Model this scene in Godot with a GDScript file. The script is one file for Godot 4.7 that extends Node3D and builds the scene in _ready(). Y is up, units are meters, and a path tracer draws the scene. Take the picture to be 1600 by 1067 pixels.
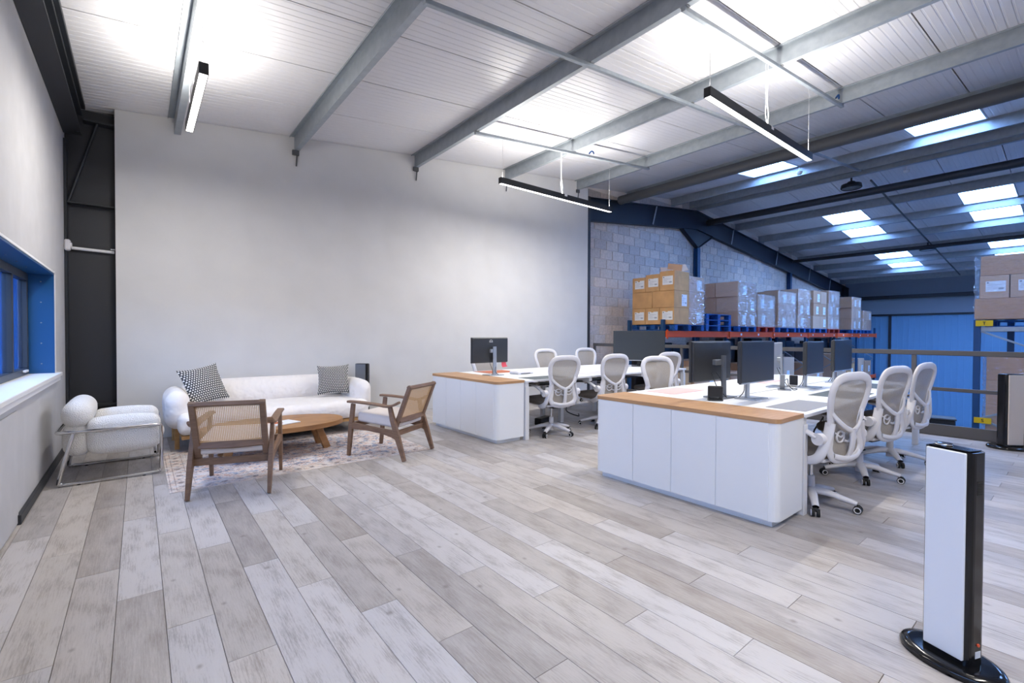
extends Node3D
# Open-plan mezzanine office in a warehouse. x runs along the white wall towards the warehouse, -z towards the white wall, y up.

var M := {}
var used := {}

# ------------------------------------------------------------------ mesh builder
class G:
	var v := PackedVector3Array()
	var n := PackedVector3Array()
	var t := PackedVector2Array()
	var k := PackedInt32Array()

	func tri3(a, b, c, na, nb, nc, ua := Vector2.ZERO, ub := Vector2.ZERO, uc := Vector2.ZERO):
		var i := v.size()
		v.append(a); v.append(b); v.append(c)
		n.append(na); n.append(nb); n.append(nc)
		t.append(ua); t.append(ub); t.append(uc)
		k.append(i); k.append(i + 2); k.append(i + 1)

	# corners run counter-clockwise seen from outside
	func quad(a, b, c, d, u0 := Vector2(0, 0), u1 := Vector2(1, 1)):
		var m = (b - a).cross(d - a).normalized()
		var i := v.size()
		for p in [a, b, c, d]:
			v.append(p); n.append(m)
		t.append(u0); t.append(Vector2(u1.x, u0.y)); t.append(u1); t.append(Vector2(u0.x, u1.y))
		for q in [0, 2, 1, 0, 3, 2]:
			k.append(i + q)

	func tri(a, b, c):
		var m = (b - a).cross(c - a).normalized()
		tri3(a, b, c, m, m, m)

	func quad_uv(a, b, c, d, ua, ub, uc, ud):
		var m = (b - a).cross(d - a).normalized()
		var i := v.size()
		for p in [a, b, c, d]:
			v.append(p); n.append(m)
		for p in [ua, ub, uc, ud]:
			t.append(p)
		for q in [0, 2, 1, 0, 3, 2]:
			k.append(i + q)

	# box with chamfered edges
	func box(c: Vector3, s: Vector3, e := 0.0, x := Transform3D.IDENTITY):
		var h := s / 2
		e = minf(e, minf(h.x, minf(h.y, h.z)) * 0.9)
		var P := func(sx, sy, sz, ax):   # corner point belonging to the face across axis ax
			var q := Vector3(sx * (h.x - (0.0 if ax == 0 else e)), sy * (h.y - (0.0 if ax == 1 else e)), sz * (h.z - (0.0 if ax == 2 else e)))
			return x * (c + q)
		for sg in [-1, 1]:
			var q0 = [P.call(sg, -1, -1, 0), P.call(sg, 1, -1, 0), P.call(sg, 1, 1, 0), P.call(sg, -1, 1, 0)]
			var q1 = [P.call(-1, sg, -1, 1), P.call(-1, sg, 1, 1), P.call(1, sg, 1, 1), P.call(1, sg, -1, 1)]
			var q2 = [P.call(-1, -1, sg, 2), P.call(1, -1, sg, 2), P.call(1, 1, sg, 2), P.call(-1, 1, sg, 2)]
			for q in [q0, q1, q2]:
				if sg > 0:
					quad(q[0], q[1], q[2], q[3])
				else:
					quad(q[3], q[2], q[1], q[0])
		if e <= 0.0:
			return
		for a in [-1, 1]:
			for b in [-1, 1]:
				_edge(P.call(a, b, -1, 0), P.call(a, b, 1, 0), P.call(a, b, 1, 1), P.call(a, b, -1, 1), x.basis * Vector3(a, b, 0))
				_edge(P.call(a, -1, b, 0), P.call(a, 1, b, 0), P.call(a, 1, b, 2), P.call(a, -1, b, 2), x.basis * Vector3(a, 0, b))
				_edge(P.call(-1, a, b, 1), P.call(1, a, b, 1), P.call(1, a, b, 2), P.call(-1, a, b, 2), x.basis * Vector3(0, a, b))
				for s2 in [-1, 1]:
					var p0 = P.call(a, b, s2, 0)
					var p1 = P.call(a, b, s2, 1)
					var p2 = P.call(a, b, s2, 2)
					if (p1 - p0).cross(p2 - p0).dot(x.basis * Vector3(a, b, s2)) < 0:
						tri(p0, p2, p1)
					else:
						tri(p0, p1, p2)

	func _edge(a, b, c, d, o):
		if (b - a).cross(d - a).dot(o) < 0:
			quad(d, c, b, a)
		else:
			quad(a, b, c, d)

	# smooth sheet of rows of points; cu joins first and last column, cv first and last row
	func surf(rows: Array, cu := false, cv := false, flip := false):
		var R := rows.size()
		var C: int = rows[0].size()
		var base := v.size()
		var nn := PackedVector3Array()
		nn.resize(R * C)
		var ind := PackedInt32Array()
		for i in (R if cv else R - 1):
			for j in (C if cu else C - 1):
				var a := i * C + j
				var b := i * C + (j + 1) % C
				var c := ((i + 1) % R) * C + (j + 1) % C
				var d := ((i + 1) % R) * C + j
				for q in [[a, b, c], [a, c, d]]:
					var pa: Vector3 = rows[q[0] / C][q[0] % C]
					var pb: Vector3 = rows[q[1] / C][q[1] % C]
					var pc: Vector3 = rows[q[2] / C][q[2] % C]
					var m := (pb - pa).cross(pc - pa)
					if flip:
						m = -m
					nn[q[0]] += m; nn[q[1]] += m; nn[q[2]] += m
					ind.append(base + q[0])
					if flip:
						ind.append(base + q[1]); ind.append(base + q[2])
					else:
						ind.append(base + q[2]); ind.append(base + q[1])
		for i in R:
			for j in C:
				v.append(rows[i][j])
				n.append(nn[i * C + j].normalized() if nn[i * C + j].length_squared() > 0 else Vector3.UP)
				t.append(Vector2(float(j) / maxi(1, C - 1), float(i) / maxi(1, R - 1)))
		k.append_array(ind)

	func cyl(a: Vector3, b: Vector3, ra: float, rb := -1.0, seg := 12, caps := true):
		if rb < 0:
			rb = ra
		var w := (b - a).normalized()
		var u := w.cross(Vector3.UP if absf(w.y) < 0.9 else Vector3.RIGHT).normalized()
		var s := w.cross(u)
		var r0 := PackedVector3Array()
		var r1 := PackedVector3Array()
		for i in seg:
			var g := TAU * i / seg
			var d := u * cos(g) + s * sin(g)
			r0.append(a + d * ra); r1.append(b + d * rb)
		surf([r0, r1], true)
		if caps:
			for i in seg:
				var j := (i + 1) % seg
				if ra > 0.0:
					tri3(a, r0[j], r0[i], -w, -w, -w)
				if rb > 0.0:
					tri3(b, r1[i], r1[j], w, w, w)

	# round tube (or a flat one, w wide and h thick against up) through points
	func tube(pts: Array, w: float, seg := 8, closed := false, h := -1.0, up := Vector3.ZERO, taper := []):
		if h < 0:
			h = w
		var N := pts.size()
		var rows := []
		var u := Vector3.ZERO
		for i in N:
			var p: Vector3 = pts[i]
			var nx: Vector3 = pts[(i + 1) % N] if (closed or i < N - 1) else p
			var pv: Vector3 = pts[(i - 1 + N) % N] if (closed or i > 0) else p
			var d := (nx - pv).normalized()
			if up != Vector3.ZERO:
				u = (up - d * up.dot(d)).normalized()
			elif u == Vector3.ZERO:
				u = d.cross(Vector3.UP if absf(d.y) < 0.9 else Vector3.RIGHT).normalized()
			else:
				u = (u - d * u.dot(d)).normalized()
			var s := d.cross(u)
			var f: float = taper[i] if taper.size() > i else 1.0
			var row := PackedVector3Array()
			for j in seg:
				var g := TAU * (j + (0.5 if seg == 4 else 0.0)) / seg
				row.append(p + (s * cos(g) * w + u * sin(g) * h) * f)
			rows.append(row)
		surf(rows, true, closed)
		if not closed:
			for e in [0, N - 1]:
				var c: Vector3 = pts[e]
				var m: Vector3 = (pts[1] - pts[0]).normalized() * -1.0 if e == 0 else (pts[N - 1] - pts[N - 2]).normalized()
				for j in seg:
					var j2 := (j + 1) % seg
					if e == 0:
						tri3(c, rows[e][j2], rows[e][j], m, m, m)
					else:
						tri3(c, rows[e][j], rows[e][j2], m, m, m)

	# square-edged bar swept along points, w across, h along up
	func bar(pts: Array, w: float, h: float, up: Vector3, taper := [], e := 0.004):
		var N := pts.size()
		var loops := []
		for i in N:
			var p: Vector3 = pts[i]
			var nx: Vector3 = pts[mini(i + 1, N - 1)]
			var pv: Vector3 = pts[maxi(i - 1, 0)]
			var d := (nx - pv).normalized()
			var u := (up - d * up.dot(d)).normalized()
			var s := d.cross(u)
			var f: float = taper[i] if taper.size() > i else 1.0
			var a := w / 2 * f
			var b := h / 2 * f
			var L := PackedVector3Array()
			for q in [[a - e, b], [-a + e, b], [-a, b - e], [-a, -b + e], [-a + e, -b], [a - e, -b], [a, -b + e], [a, b - e]]:
				L.append(p + s * q[0] + u * q[1])
			loops.append(L)
		for i in N - 1:
			for j in 8:
				var j2 := (j + 1) % 8
				quad(loops[i][j], loops[i][j2], loops[i + 1][j2], loops[i + 1][j])
		for j in range(1, 7):
			tri(loops[0][0], loops[0][j + 1], loops[0][j])
			tri(loops[N - 1][0], loops[N - 1][j], loops[N - 1][j + 1])

	func lathe(prof: Array, c: Vector3, seg := 20, sx := 1.0, sz := 1.0):
		var rows := []
		for q in prof:
			var row := PackedVector3Array()
			for i in seg:
				var g := TAU * i / seg
				row.append(c + Vector3(cos(g) * q.x * sx, q.y, sin(g) * q.x * sz))
			rows.append(row)
		surf(rows, true, false, true)

	# soft-edged box, optionally puffed
	func soft(c: Vector3, s: Vector3, r: float, m := 4, puff := Vector3.ZERO, x := Transform3D.IDENTITY, inner := 3):
		var h := s / 2
		r = minf(r, minf(h.x, minf(h.y, h.z)) * 0.999)
		var ax := []
		for a in 3:
			var inn: float = h[a] - r
			var L := []
			for i in m + 1:
				L.append(-(inn + r * tan(PI / 4 * (1.0 - float(i) / m))))
			for i in range(1, inner):
				L.append(lerpf(-inn, inn, float(i) / inner))
			for i in m + 1:
				L.append(inn + r * tan(PI / 4 * float(i) / m))
			ax.append(L)
		var acc := {}
		var start := v.size()
		for f in 6:
			var a := f / 2
			var sg := 1.0 if f % 2 == 0 else -1.0
			var b := (a + 1) % 3
			var d := (a + 2) % 3
			var rows := []
			for vb in ax[b]:
				var row := PackedVector3Array()
				for vd in ax[d]:
					var q := Vector3.ZERO
					q[a] = sg * h[a]; q[b] = vb; q[d] = vd
					var core := Vector3(clampf(q.x, -h.x + r, h.x - r), clampf(q.y, -h.y + r, h.y - r), clampf(q.z, -h.z + r, h.z - r))
					var p := core + (q - core).normalized() * r
					var o := Vector3(p.x / h.x, p.y / h.y, p.z / h.z)
					p += Vector3(puff.x * o.x * (1 - o.y * o.y) * (1 - o.z * o.z), puff.y * o.y * (1 - o.x * o.x) * (1 - o.z * o.z), puff.z * o.z * (1 - o.x * o.x) * (1 - o.y * o.y))
					row.append(x * (c + p))
				rows.append(row)
			surf(rows, false, false, sg < 0)
		for i in range(start, v.size()):
			var key := Vector3i((v[i] * 5000.0).round())
			acc[key] = acc.get(key, Vector3.ZERO) + n[i]
		for i in range(start, v.size()):
			n[i] = acc[Vector3i((v[i] * 5000.0).round())].normalized()

	# extruded outline: poly in the xy plane of x, from z0 to z1
	func prism(poly: PackedVector2Array, z0: float, z1: float, x := Transform3D.IDENTITY, smooth_sides := false):
		var P := poly
		if Geometry2D.is_polygon_clockwise(P):
			P = PackedVector2Array(P)
			P.reverse()
		var T := Geometry2D.triangulate_polygon(P)
		var up := (x.basis * Vector3(0, 0, 1)).normalized()
		for i in range(0, T.size(), 3):
			var a := P[T[i]]
			var b := P[T[i + 1]]
			var c := P[T[i + 2]]
			if (b - a).cross(c - a) < 0:
				var q := b
				b = c
				c = q
			tri3(x * Vector3(a.x, a.y, z1), x * Vector3(b.x, b.y, z1), x * Vector3(c.x, c.y, z1), up, up, up, a, b, c)
			tri3(x * Vector3(a.x, a.y, z0), x * Vector3(c.x, c.y, z0), x * Vector3(b.x, b.y, z0), -up, -up, -up, a, c, b)
		if smooth_sides:
			var r0 := PackedVector3Array()
			var r1 := PackedVector3Array()
			for p in P:
				r0.append(x * Vector3(p.x, p.y, z0)); r1.append(x * Vector3(p.x, p.y, z1))
			surf([r0, r1], true)
		else:
			for i in P.size():
				var a := P[i]
				var b := P[(i + 1) % P.size()]
				quad(x * Vector3(a.x, a.y, z0), x * Vector3(b.x, b.y, z0), x * Vector3(b.x, b.y, z1), x * Vector3(a.x, a.y, z1))

	func mesh() -> ArrayMesh:
		var A := []
		A.resize(Mesh.ARRAY_MAX)
		A[Mesh.ARRAY_VERTEX] = v
		A[Mesh.ARRAY_NORMAL] = n
		A[Mesh.ARRAY_TEX_UV] = t
		A[Mesh.ARRAY_INDEX] = k
		var m := ArrayMesh.new()
		m.add_surface_from_arrays(Mesh.PRIMITIVE_TRIANGLES, A)
		return m

# ------------------------------------------------------------------ scene helpers
func numbered(called: String) -> String:
	if not used.has(called):
		used[called] = 0
		return called
	used[called] += 1
	return "%s_%03d" % [called, used[called]]

func thing(called: String, label: String, category: String, at := Vector3.ZERO, turn := 0.0, group := "") -> Node3D:
	var o := Node3D.new()
	o.name = numbered(called)
	add_child(o)
	o.position = at
	o.rotation.y = turn
	meta(o, label, category, group)
	return o

func meta(o: Node3D, label: String, category: String, group := ""):
	o.set_meta("label", label)
	o.set_meta("category", category)
	if group != "":
		o.set_meta("group", group)

func put(called: String, g, m: Material, parent: Node3D = null, at := Vector3.ZERO) -> MeshInstance3D:
	var o := MeshInstance3D.new()
	o.mesh = g.mesh() if g is G else g
	o.material_override = m
	if parent == null:
		o.name = numbered(called)
		add_child(o)
	else:
		o.name = called
		parent.add_child(o, true)
	o.position = at
	return o

func struct(called: String, label := "") -> Node3D:
	var o := Node3D.new()
	o.name = called
	add_child(o)
	o.set_meta("kind", "structure")
	if label != "":
		o.set_meta("label", label)
	return o

func copy(o: Node3D, base: String, at: Vector3, turn: float, label: String) -> Node3D:
	var c: Node3D = o.duplicate()
	c.name = numbered(base)
	add_child(c)
	c.position = at
	c.rotation.y = turn
	c.set_meta("label", label)
	return c

func bx(c: Vector3, s: Vector3, e := 0.0) -> G:
	var g := G.new()
	g.box(c, s, e)
	return g

# box between two corners
func bb(a: Vector3, b: Vector3, e := 0.0) -> G:
	var g := G.new()
	g.box((a + b) / 2, (b - a).abs(), e)
	return g

func spline(P: Array, per := 6, closed := false) -> Array:
	var out := []
	var N := P.size()
	for i in (N if closed else N - 1):
		var p0: Vector3 = P[(i - 1 + N) % N] if (closed or i > 0) else P[0]
		var p1: Vector3 = P[i]
		var p2: Vector3 = P[(i + 1) % N]
		var p3: Vector3 = P[(i + 2) % N] if (closed or i < N - 2) else P[N - 1]
		for j in per:
			out.append(p1.cubic_interpolate(p2, p0, p3, float(j) / per))
	if not closed:
		out.append(P[N - 1])
	return out

func round_rect(w: float, h: float, r: float, seg := 5) -> PackedVector2Array:
	var P := PackedVector2Array()
	for q in [[w / 2 - r, h / 2 - r, 0.0], [-w / 2 + r, h / 2 - r, 90.0], [-w / 2 + r, -h / 2 + r, 180.0], [w / 2 - r, -h / 2 + r, 270.0]]:
		for i in seg + 1:
			var a := deg_to_rad(q[2] + 90.0 * i / seg)
			P.append(Vector2(q[0] + cos(a) * r, q[1] + sin(a) * r))
	return P

# ------------------------------------------------------------------ materials
func mat(name_: String, c: Color, rough := 0.6, metal := 0.0, spec := 0.5) -> StandardMaterial3D:
	var m := StandardMaterial3D.new()
	m.resource_name = name_
	m.albedo_color = c
	m.roughness = rough
	m.metallic = metal
	m.metallic_specular = spec
	M[name_] = m
	return m

func rgb(r, g, b) -> Color:
	return Color(r / 255.0, g / 255.0, b / 255.0)

func noise(seed_: int, freq: float, oct := 4, kind := FastNoiseLite.TYPE_SIMPLEX_SMOOTH) -> FastNoiseLite:
	var f := FastNoiseLite.new()
	f.seed = seed_
	f.noise_type = kind
	f.frequency = freq
	f.fractal_octaves = oct
	return f

func noise_tex(seed_: int, freq: float, lo: Color, hi: Color, size := 512, oct := 4, w := 0) -> NoiseTexture2D:
	var t := NoiseTexture2D.new()
	t.width = w if w > 0 else size
	t.height = size
	t.seamless = true
	t.noise = noise(seed_, freq, oct)
	var gr := Gradient.new()
	gr.set_color(0, lo)
	gr.set_color(1, hi)
	t.color_ramp = gr
	return t

func bump_tex(seed_: int, freq: float, size := 256, oct := 3) -> NoiseTexture2D:
	var t := NoiseTexture2D.new()
	t.width = size
	t.height = size
	t.seamless = true
	t.noise = noise(seed_, freq, oct)
	return t

func tri_tex(m: StandardMaterial3D, t: Texture2D, s: Vector3, world := false):
	m.albedo_texture = t
	m.uv1_triplanar = true
	m.uv1_world_triplanar = world
	m.uv1_scale = s

func grain_image(w: int, h: int, seed_: int, c0: Color, c1: Color, c2: Color) -> ImageTexture:
	# wood grain running along the image's width
	var im := Image.create(w, h, false, Image.FORMAT_RGB8)
	var a := noise(seed_, 1.0, 3)
	var b := noise(seed_ + 9, 1.0, 2)
	for y in h:
		for x in w:
			var u := TAU * x / w
			var cx := cos(u) * 0.6
			var cs := sin(u) * 0.6
			var vy := float(y) / h
			var g := a.get_noise_3d(cx, cs, vy * 40.0) * 0.5 + 0.5
			var big := b.get_noise_3d(cx * 0.8, cs * 0.8, vy * 6.0 + 7.0) * 0.5 + 0.5
			var c := c0.lerp(c1, clampf(g * 1.3 - 0.15, 0, 1)).lerp(c2, clampf(big * 1.6 - 0.8, 0, 1) * 0.6)
			im.set_pixel(x, y, c)
	return ImageTexture.create_from_image(im)

func weave_tex(a: Color, b: Color, n_ := 16) -> ImageTexture:
	var im := Image.create(128, 128, false, Image.FORMAT_RGB8)
	var r := RandomNumberGenerator.new()
	r.seed = 5
	for y in 128:
		for x in 128:
			var cell := (x * n_ / 128 + y * n_ / 128) % 2
			var c := a if cell == 0 else b
			var d := r.randf_range(-0.05, 0.05)
			im.set_pixel(x, y, Color(c.r + d, c.g + d, c.b + d))
	return ImageTexture.create_from_image(im)

# ------------------------------------------------------------------ the place
const SLOPE := 0.1015
const RIDGE := 12.9

func roof_y(x: float) -> float:   # underside of the roof lining
	return 3.957 + SLOPE * x if x < RIDGE else 3.957 + SLOPE * RIDGE - SLOPE * (x - RIDGE)

func _ready():
	# ---- camera
	var cam := Camera3D.new()
	cam.name = "camera"
	add_child(cam)
	var b := Basis(Vector3.UP, -0.6761) * Basis(Vector3.RIGHT, -0.01457) * Basis(Vector3(0, 0, 1), 0.00374)
	cam.transform = Transform3D(b, Vector3(0, 1.3, 0))
	cam.fov = rad_to_deg(2.0 * atan(533.5 / 726.26))
	cam.near = 0.05
	cam.far = 200.0
	cam.current = true
	# ---- sky: blue dusk, the same all round
	var env := Environment.new()
	env.background_mode = Environment.BG_SKY
	var sm := ProceduralSkyMaterial.new()
	sm.sky_top_color = Color(0.56, 0.73, 1.0)
	sm.sky_horizon_color = Color(0.58, 0.74, 1.0)
	sm.ground_horizon_color = Color(0.20, 0.25, 0.33)
	sm.ground_bottom_color = Color(0.16, 0.20, 0.27)
	sm.sky_energy_multiplier = SKY_ENERGY
	sm.ground_energy_multiplier = 1.0
	sm.sun_angle_max = 0.0
	var sky := Sky.new()
	sky.sky_material = sm
	env.sky = sky
	env.ambient_light_source = Environment.AMBIENT_SOURCE_SKY
	env.tonemap_mode = Environment.TONE_MAPPER_LINEAR
	env.tonemap_exposure = 1.1
	env.sdfgi_enabled = true
	env.ssao_enabled = true
	env.ssil_enabled = true
	var we := WorldEnvironment.new()
	we.name = "environment"
	we.environment = env
	add_child(we)
	make_materials()
	# ---- structure
	make_floor()
	make_roof()
	make_walls()
	make_window()
	make_steel()
	make_ceiling_fittings()
	# ---- things
	make_benches()
	make_office_chairs()
	make_monitors()
	make_desk_items()
	make_lounge()
	make_heaters()
	make_guard_rail()
	make_racks()
	make_small_things()

const SKY_ENERGY := 4.3
const LAMP_DOWN := 7.6
const LAMP_UP := 4.8

func make_materials():
	mat("white_plaster", rgb(213, 212, 211), 0.85)
	M.white_plaster.heightmap_enabled = false
	tri_tex(M.white_plaster, noise_tex(3, 0.01, Color(0.97, 0.97, 0.97), Color(1, 1, 1), 256, 3), Vector3(0.5, 0.5, 0.5), true)
	mat("wall_board", rgb(196, 195, 197), 0.8)
	tri_tex(M.wall_board, noise_tex(31, 0.02, Color(0.96, 0.96, 0.96), Color(1, 1, 1), 256, 3), Vector3(0.6, 0.6, 0.6), true)
	mat("charcoal", rgb(44, 46, 52), 0.5)
	mat("steel_dark", rgb(36, 40, 46), 0.45)
	mat("navy_steel", rgb(24, 35, 48), 0.5)
	mat("roof_lining", rgb(214, 213, 216), 0.34, 0.0, 0.55)
	mat("roof_gap", rgb(20, 20, 22), 0.9)
	mat("galvanised", rgb(166, 173, 179), 0.40, 0.3)
	tri_tex(M.galvanised, noise_tex(8, 0.03, Color(0.90, 0.91, 0.92), Color(1, 1, 1), 256, 4), Vector3(1, 1, 1), true)
	mat("tie_tube", rgb(78, 80, 84), 0.5)
	mat("skylight_sheet", Color(0.9, 0.95, 1.0, 0.25), 0.15)
	M.skylight_sheet.transparency = BaseMaterial3D.TRANSPARENCY_ALPHA
	mat("kerb", rgb(205, 210, 220), 0.6)
	mat("mortar", rgb(238, 226, 216), 0.95)
	for i in 5:
		var c: Color = [rgb(222, 208, 198), rgb(230, 214, 202), rgb(210, 199, 194), rgb(235, 218, 206), rgb(217, 207, 202)][i]
		mat("block_%d" % i, c, 0.95)
		tri_tex(M["block_%d" % i], noise_tex(40 + i, 0.06, Color(0.88, 0.88, 0.88), Color(1, 1, 1), 128, 4), Vector3(1.5, 1.5, 1.5), true)
	mat("cladding", rgb(108, 152, 188), 0.6)
	mat("cladding_upper", rgb(138, 146, 158), 0.65)
	mat("concrete", rgb(120, 118, 116), 0.8)
	mat("outside_blue", rgb(8, 88, 160), 0.6)
	mat("asphalt", rgb(70, 70, 72), 0.9)
	mat("white_trim", rgb(232, 232, 234), 0.45)
	mat("window_frame", rgb(48, 54, 62), 0.4)
	mat("reveal", rgb(18, 78, 128), 0.38)  # blue of the sky light is put into the trim colour
	mat("glass", Color(0.01, 0.16, 0.36, 0.56), 0.02)
	M.glass.transparency = BaseMaterial3D.TRANSPARENCY_ALPHA
	mat("sill", rgb(226, 226, 228), 0.5)
	mat("lamp_body", rgb(40, 41, 44), 0.45, 0.2)
	mat("lamp_diffuser", rgb(250, 250, 255), 0.5)
	M.lamp_diffuser.emission_enabled = true
	M.lamp_diffuser.emission = Color(1.0, 0.985, 0.97)
	M.lamp_diffuser.emission_energy_multiplier = 3.5
	mat("wire", rgb(200, 200, 204), 0.4, 0.5)
	mat("white_cable", rgb(228, 228, 230), 0.5)
	mat("white_laminate", rgb(236, 238, 241), 0.42)
	mat("white_metal", rgb(222, 222, 225), 0.4)
	mat("white_plastic", rgb(220, 218, 222), 0.38)
	mat("black_plastic", rgb(26, 27, 30), 0.42)
	mat("black_gloss", rgb(16, 17, 21), 0.12)
	mat("pale_back", rgb(196, 198, 200), 0.4)
	mat("screen", rgb(46, 50, 54), 0.3)
	mat("screen_back", rgb(54, 56, 60), 0.42)
	mat("silver", rgb(176, 180, 186), 0.35, 0.6)
	mat("chrome", rgb(214, 214, 216), 0.1, 1.0)
	mat("rubber", rgb(22, 22, 23), 0.7)
	mat("mesh_grey", Color(0.68, 0.65, 0.62, 0.88), 0.85)
	M.mesh_grey.transparency = BaseMaterial3D.TRANSPARENCY_ALPHA
	M.mesh_grey.albedo_texture = weave_tex(Color(0.92, 0.92, 0.92), Color(1, 1, 1), 64)
	mat("seat_fabric", rgb(116, 107, 99), 0.9)
	tri_tex(M.seat_fabric, noise_tex(61, 0.2, Color(0.85, 0.85, 0.85), Color(1, 1, 1), 128, 2), Vector3(6, 6, 6))
	mat("oak_top", Color.WHITE, 0.45)
	tri_tex(M.oak_top, grain_image(512, 256, 21, rgb(176, 134, 94), rgb(196, 154, 112), rgb(158, 114, 76)), Vector3(1.2, 1.2, 0.9))
	mat("walnut", Color.WHITE, 0.5)
	tri_tex(M.walnut, grain_image(512, 256, 22, rgb(112, 86, 68), rgb(138, 108, 86), rgb(96, 72, 56)), Vector3(2.0, 2.0, 2.0))
	mat("table_oak", Color.WHITE, 0.5)
	tri_tex(M.table_oak, grain_image(512, 256, 23, rgb(150, 106, 64), rgb(176, 130, 84), rgb(116, 76, 44)), Vector3(1.0, 1.0, 1.6))
	mat("sofa_wood", Color.WHITE, 0.5)
	tri_tex(M.sofa_wood, grain_image(256, 128, 24, rgb(190, 146, 92), rgb(208, 166, 112), rgb(170, 124, 74)), Vector3(2, 2, 2))
	mat("cane", rgb(206, 168, 124), 0.65)
	mat("boucle", rgb(226, 224, 222), 0.95)
	M.boucle.heightmap_enabled = true
	M.boucle.heightmap_texture = bump_tex(71, 0.12, 256, 2)
	M.boucle.heightmap_scale = 0.9
	M.boucle.uv1_triplanar = true
	M.boucle.uv1_scale = Vector3(3, 3, 3)
	M.boucle.rim_enabled = true
	M.boucle.rim = 0.4
	mat("sofa_fabric", rgb(238, 233, 230), 0.95)
	M.sofa_fabric.rim_enabled = true
	M.sofa_fabric.rim = 0.3
	M.sofa_fabric.heightmap_enabled = true
	M.sofa_fabric.heightmap_texture = bump_tex(72, 0.015, 256, 3)
	M.sofa_fabric.heightmap_scale = 1.6
	M.sofa_fabric.uv1_triplanar = true
	M.sofa_fabric.uv1_scale = Vector3(1.4, 1.4, 1.4)
	mat("seat_cushion", rgb(218, 209, 204), 0.9)
	mat("pillow_weave", Color.WHITE, 0.9)
	M.pillow_weave.albedo_texture = pillow_tex()
	M.pillow_weave.uv1_scale = Vector3(1.1, 1.1, 1)
	mat("rug", Color.WHITE, 0.97)
	M.rug.albedo_texture = rug_tex()
	mat("heater_white", rgb(240, 242, 246), 0.35)
	mat("heater_beige", rgb(206, 194, 184), 0.4)
	mat("heater_grey", rgb(118, 122, 130), 0.4, 0.3)
	mat("rail_steel", rgb(84, 82, 84), 0.5)
	mat("rack_blue", rgb(24, 70, 112), 0.5)
	mat("rack_orange", rgb(236, 88, 28), 0.5)
	mat("pallet_blue", rgb(20, 96, 178), 0.7)
	tri_tex(M.pallet_blue, noise_tex(81, 0.05, Color(0.7, 0.7, 0.7), Color(1, 1, 1), 128, 3), Vector3(3, 3, 3), true)
	mat("pallet_red", rgb(170, 50, 38), 0.7)
	mat("carton", rgb(222, 172, 118), 0.8)
	tri_tex(M.carton, noise_tex(82, 0.02, Color(0.90, 0.90, 0.90), Color(1, 1, 1), 128, 3), Vector3(1, 1, 1), true)
	mat("carton_dull", rgb(196, 152, 120), 0.8)
	mat("carton_pale", rgb(206, 168, 140), 0.8)
	mat("paper_label", Color.WHITE, 0.6)
	M.paper_label.albedo_texture = label_tex()
	mat("plain_paper", rgb(228, 232, 240), 0.6)
	mat("tape", rgb(206, 164, 112), 0.3)
	mat("added_dark", rgb(30, 31, 36), 0.3)  # for the stacks added to darken the lower rack
	mat("film", Color(0.92, 0.95, 1.0, 0.03), 0.10, 0.0, 0.8)
	M.film.transparency = BaseMaterial3D.TRANSPARENCY_ALPHA
	M.film.heightmap_enabled = true
	M.film.heightmap_texture = bump_tex(83, 0.02, 256, 4)
	M.film.heightmap_scale = 9.0
	M.film.uv1_triplanar = true
	M.film.uv1_scale = Vector3(0.8, 3.0, 0.8)
	mat("sign_yellow", rgb(240, 190, 20), 0.5)
	mat("print_black", rgb(20, 20, 22), 0.6)
	mat("mat_pink", rgb(238, 190, 188), 0.8)
	mat("mat_grey", rgb(150, 152, 160), 0.7)
	mat("mat_slate", rgb(88, 98, 104), 0.7)
	mat("mat_rust", rgb(176, 98, 66), 0.7)
	mat("mat_violet", rgb(196, 194, 210), 0.7)
	mat("sticky_pink", rgb(250, 96, 110), 0.7)
	mat("logo_white", rgb(225, 228, 232), 0.4)
	mat("floor_base", rgb(70, 62, 58), 0.9)
	mat("detector_white", rgb(220, 222, 224), 0.5)
	mat("blue_tie", rgb(30, 90, 160), 0.6)
	mat("red_light", rgb(230, 90, 50), 0.4)
	mat("bolt", rgb(150, 150, 150), 0.3, 0.8)

func pillow_tex() -> ImageTexture:
	var im := Image.create(128, 128, false, Image.FORMAT_RGB8)
	for y in 128:
		for x in 128:
			var u := (x + (4 if (y / 8) % 2 else 0)) % 8
			var w := y % 8
			var c := rgb(226, 224, 218) if (u < 5 and w < 4) or (u > 1 and u < 4 and w < 6) else rgb(48, 50, 56)
			im.set_pixel(x, y, c)
	return ImageTexture.create_from_image(im)

func label_tex() -> ImageTexture:
	var im := Image.create(96, 80, false, Image.FORMAT_RGB8)
	im.fill(rgb(236, 238, 242))
	var r := RandomNumberGenerator.new()
	r.seed = 12
	im.fill_rect(Rect2i(6, 6, 10, 9), rgb(110, 114, 122))
	for i in 7:
		im.fill_rect(Rect2i(8, 20 + i * 7, r.randi_range(22, 74), 1 + i % 2), rgb(176, 180, 188))
	im.fill_rect(Rect2i(62, 52, 24, 12), rgb(168, 172, 182))
	return ImageTexture.create_from_image(im)

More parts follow.
